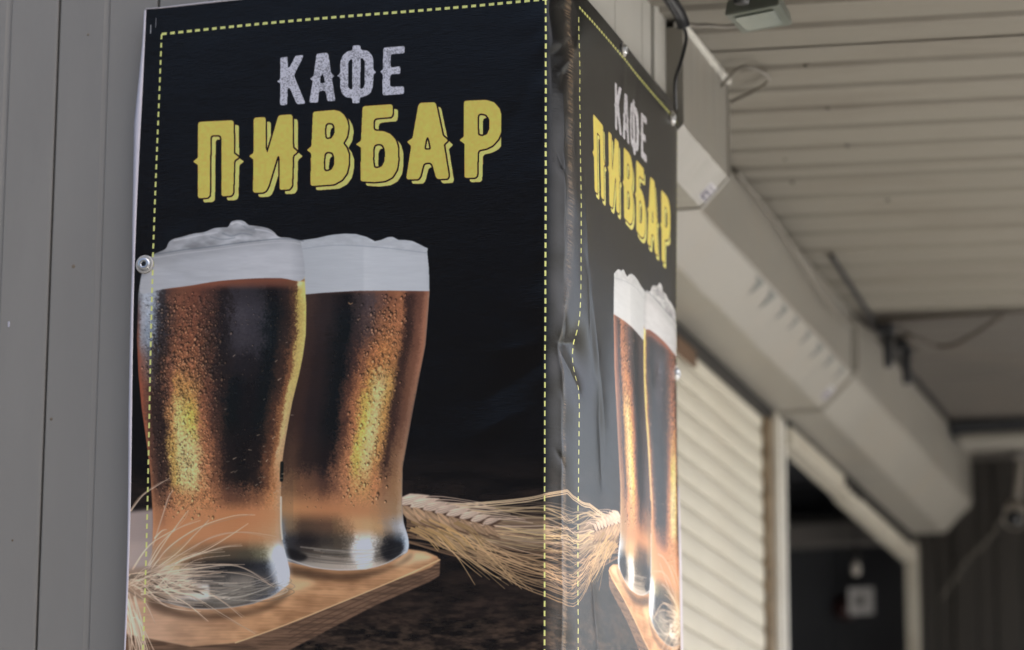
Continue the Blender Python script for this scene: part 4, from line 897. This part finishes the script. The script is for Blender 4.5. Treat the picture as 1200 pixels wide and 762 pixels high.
# ================================================================== BANNER SHEET
ban = thing('banner', (0, 0, 3.2), 'black advertising banner with two beer glasses wrapped round the building corner', 'banner')
def gauss(a, b, sa, sb): return np.exp(-(a/sa)**2-(b/sb)**2)
r5 = np.random.RandomState(5)
waves = [(r5.uniform(2, 9), r5.uniform(1.5, 7), r5.uniform(0, 6.3), r5.uniform(.4, 1)) for _ in range(10)]
def disp(s, z):
    """outward displacement (m) and sideways shift of the slack sheet"""
    d = 0
    for a, b, ph, am in waves: d = d+am*np.sin(a*s+b*z+ph)
    d = d*.0007
    cb = np.exp(-((s-.965)/.07)**2)                        # the loose band round the corner
    cr = .0016*np.sin(42*z+9*s)+.0010*np.sin(71*z-30*s+1)+.0016*np.sin(23*z+2)
    d = d+cb*cr*np.clip(.4+1.2*np.exp(-((z-3.9)/.12)**2)+.6*np.exp(-((z-3.2)/.12)**2), 0, 1.6)
    def line(s0, z0, s1, z1, wd, amp):
        dx, dz = s1-s0, z1-z0; L_ = dx*dx+dz*dz; t = ((s-s0)*dx+(z-z0)*dz)/L_; tc = min(max(t, 0), 1)
        r_ = math.hypot(s-s0-tc*dx, z-z0-tc*dz); f_ = 1-.6*abs(2*tc-1)
        return amp*f_*math.exp(-math.sqrt((r_/wd)**2+.04)+.2)
    # pinch half way down, with folds running into it
    d = d-.017*gauss(s-1.05, z-3.212, .075, .060)
    for L in ((.975, 3.34, .944, 3.214, .009, .0045), (.944, 3.212, .966, 3.11, .008, .005), (.952, 3.215, 1.05, 3.24, .010, -.005), (.955, 3.20, 1.06, 3.14, .012, .004), (.965, 3.30, .985, 3.23, .010, -.004),
              (.925, 3.835, 1.03, 3.905, .014, -.0065), (.945, 3.80, 1.02, 3.865, .011, .005), (.93, 3.935, 1.0, 3.955, .012, -.004), (.94, 3.90, 1.01, 3.94, .010, .004), (.95, 3.77, .985, 3.83, .012, -.004),
              (.958, 3.76, .962, 3.36, .012, .0035), (.957, 3.10, .960, 2.52, .008, .004), (.94, 3.62, .965, 3.58, .010, -.003), (.94, 2.99, .975, 2.96, .008, -.003), (.945, 2.80, .975, 2.83, .008, -.003),
              (1.10, 3.42, 1.17, 3.20, .018, -.0045), (1.13, 3.36, 1.25, 3.10, .020, .004), (1.20, 3.22, 1.24, 2.98, .016, -.004), (1.08, 3.60, 1.12, 3.30, .025, .003), (1.16, 2.80, 1.22, 2.60, .02, -.003),
              (.78, 3.10, .90, 3.17, .030, -.0025), (.74, 3.02, .88, 3.08, .028, .0022), (.80, 3.20, .90, 3.21, .020, .0018), (.80, 3.62, .88, 3.78, .03, -.0015),
              (.02, 3.44, .12, 3.40, .02, -.0020), (.02, 3.43, .10, 3.50, .02, .0015), (1.55, 3.96, 1.50, 3.80, .02, -.003), (1.78, 3.37, 1.70, 3.30, .02, -.003), (1.44, 3.99, 1.40, 3.85, .02, .002)):
        d = d+line(*L)
    d = d-.006*gauss(s-1.30, z-3.05, .10, .3)-.004*gauss(s-1.6, z-3.0, .1, .5)
    return d
def sheet_pt(s, z, off=0.):
    d = disp(s, z)+off
    if s <= S_A: x_, y_, nx, ny = XL0+s, 0, 0, -1
    elif s <= S_B:
        a = float(np.interp(s-S_A, _es, _th)); x_, y_ = -RC_+RC_*math.sin(a), RB_-RB_*math.cos(a)
        nx, ny = RB_*math.sin(a), -RC_*math.cos(a); q_ = math.hypot(nx, ny); nx /= q_; ny /= q_
    else: x_, y_, nx, ny = 0, RB_+(s-S_B), 1, 0
    y_ -= 0; 
    # free edges: the left one curls slightly towards the viewer, the far one tucks back
    le = math.exp(-s/.03); ny_ = -.006*le
    re = math.exp(-(SLEN-s)/.03); nx_ = -.010*re
    xs_ = .004*math.sin(5*z)*math.exp(-s/.06)
    ws_ = .010*math.exp(-(SLEN-s)/.12)*math.sin(3.1*z+1.0)
    return (x_+nx*d+nx_+xs_, y_+ny*d+ny_-.006+ws_, z+.003*math.sin(6*s))
sg = sorted(set(np.round(np.concatenate([np.linspace(0, .86, 90), np.linspace(.86, 1.10, 110), np.linspace(1.10, SLEN, 110)]), 5)))
zg = np.linspace(ZB, ZT, 330)
vv = []
for z in zg:
    for s in sg: vv.append(sheet_pt(float(s), float(z)))
W_ = len(sg); ff = [(j*W_+i, j*W_+i+1, (j+1)*W_+i+1, (j+1)*W_+i) for j in range(len(zg)-1) for i in range(W_-1)]
me = bpy.data.meshes.new('vinyl_sheet'); me.from_pydata(vv, [], ff); me.update()
uvl = me.uv_layers.new(name='UVMap'); li = np.empty(len(me.loops), np.int32); me.loops.foreach_get('vertex_index', li)
uv = np.stack([np.tile(np.array(sg)/SLEN, len(zg)), np.repeat((zg-ZB)/(ZT-ZB), W_)], 1)[li].astype(np.float32)
uvl.data.foreach_set('uv', uv.ravel())
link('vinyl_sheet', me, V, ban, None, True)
# white folded hems at both free edges and along the top
def hem(name, path, wf, dirv, th=.002):
    """ribbon along path; wf(t) width, dirv(t) direction out of the edge"""
    bm = bmesh.new(); prev = None; N = len(path)
    for i, q in enumerate(path):
        t = i/(N-1); q = Vector(q); d = Vector(dirv(t)).normalized(); w1_ = wf(t)
        nrm_ = Vector((0, -1, 0)) if abs(d.x) > .5 or abs(d.z) > .5 else Vector((1, 0, 0))
        row = [bm.verts.new(q+nrm_*.0005), bm.verts.new(q+d*w1_*.5+nrm_*.003), bm.verts.new(q+d*w1_-nrm_*.002), bm.verts.new(q+d*w1_*.5-nrm_*.004), bm.verts.new(q-nrm_*.004)]
        if prev:
            for k in range(5): bm.faces.new((prev[k], prev[(k+1) % 5], row[(k+1) % 5], row[k]))
        prev = row
    return bm_obj(name, bm, M['hem'], ban, True)
Lp = [sheet_pt(0.0, z) for z in np.linspace(ZT-.002, ZB, 60)]
hem('hem', Lp, lambda t: np.interp(t, [0, .05, .17, .22, .38, .6, 1], [.006, .007, .017, .014, .007, .009, .004]), lambda t: (-1, 0, 0))
Tp = [sheet_pt(s, ZT) for s in np.linspace(0, .88, 50)]
hem('hem', Tp, lambda t: .0035+.0015*math.sin(9*t), lambda t: (0, 0, 1))
Rp = [sheet_pt(SLEN-.001, z) for z in np.linspace(3.10, ZB, 30)]
hem('hem', Rp, lambda t: .02*min(1, t*4)+.002, lambda t: (0, 1, 0))
# eyelets: steel rings with a screw
def eyelet(c, nrm_, big=1.0):
    prof = [(.0055*big, -.001), (.0052*big, .003), (.008*big, .0048), (.0125*big, .0036), (.0145*big, .0), (.0145*big, -.002)]
    e = bm_obj('eyelet', axis_lathe(prof, c, nrm_, 28), M['steel'], ban, True)
    s = bm_obj('hole', axis_lathe([(.0056*big, -.001), (.0054*big, .0008), (0, .0012)], c, nrm_, 18), M['black'], e, False)
    s2 = bm_obj('washer', axis_lathe([(.0148*big, -.002), (.0185*big, -.0005), (.0205*big, -.003)], c, nrm_, 28), M['white_plastic'], e, True)
def at_sheet(s, z, off):
    return sheet_pt(s, z, off)
c_ = at_sheet(.0205, 3.437, .004); eyelet(c_, (0.02, -1, 0), 1.0)
c_ = at_sheet(S_B+(.508-RB_), 3.994, .004); eyelet(c_, (1, 0, 0), .8)
c_ = at_sheet(S_B+(.945-RB_), 3.968, .004); eyelet(c_, (1, 0, 0), .85)
c_ = at_sheet(SLEN-.035, 3.361, .004); eyelet(c_, (1, -.1, 0), .9)
bpy.context.view_layer.update()
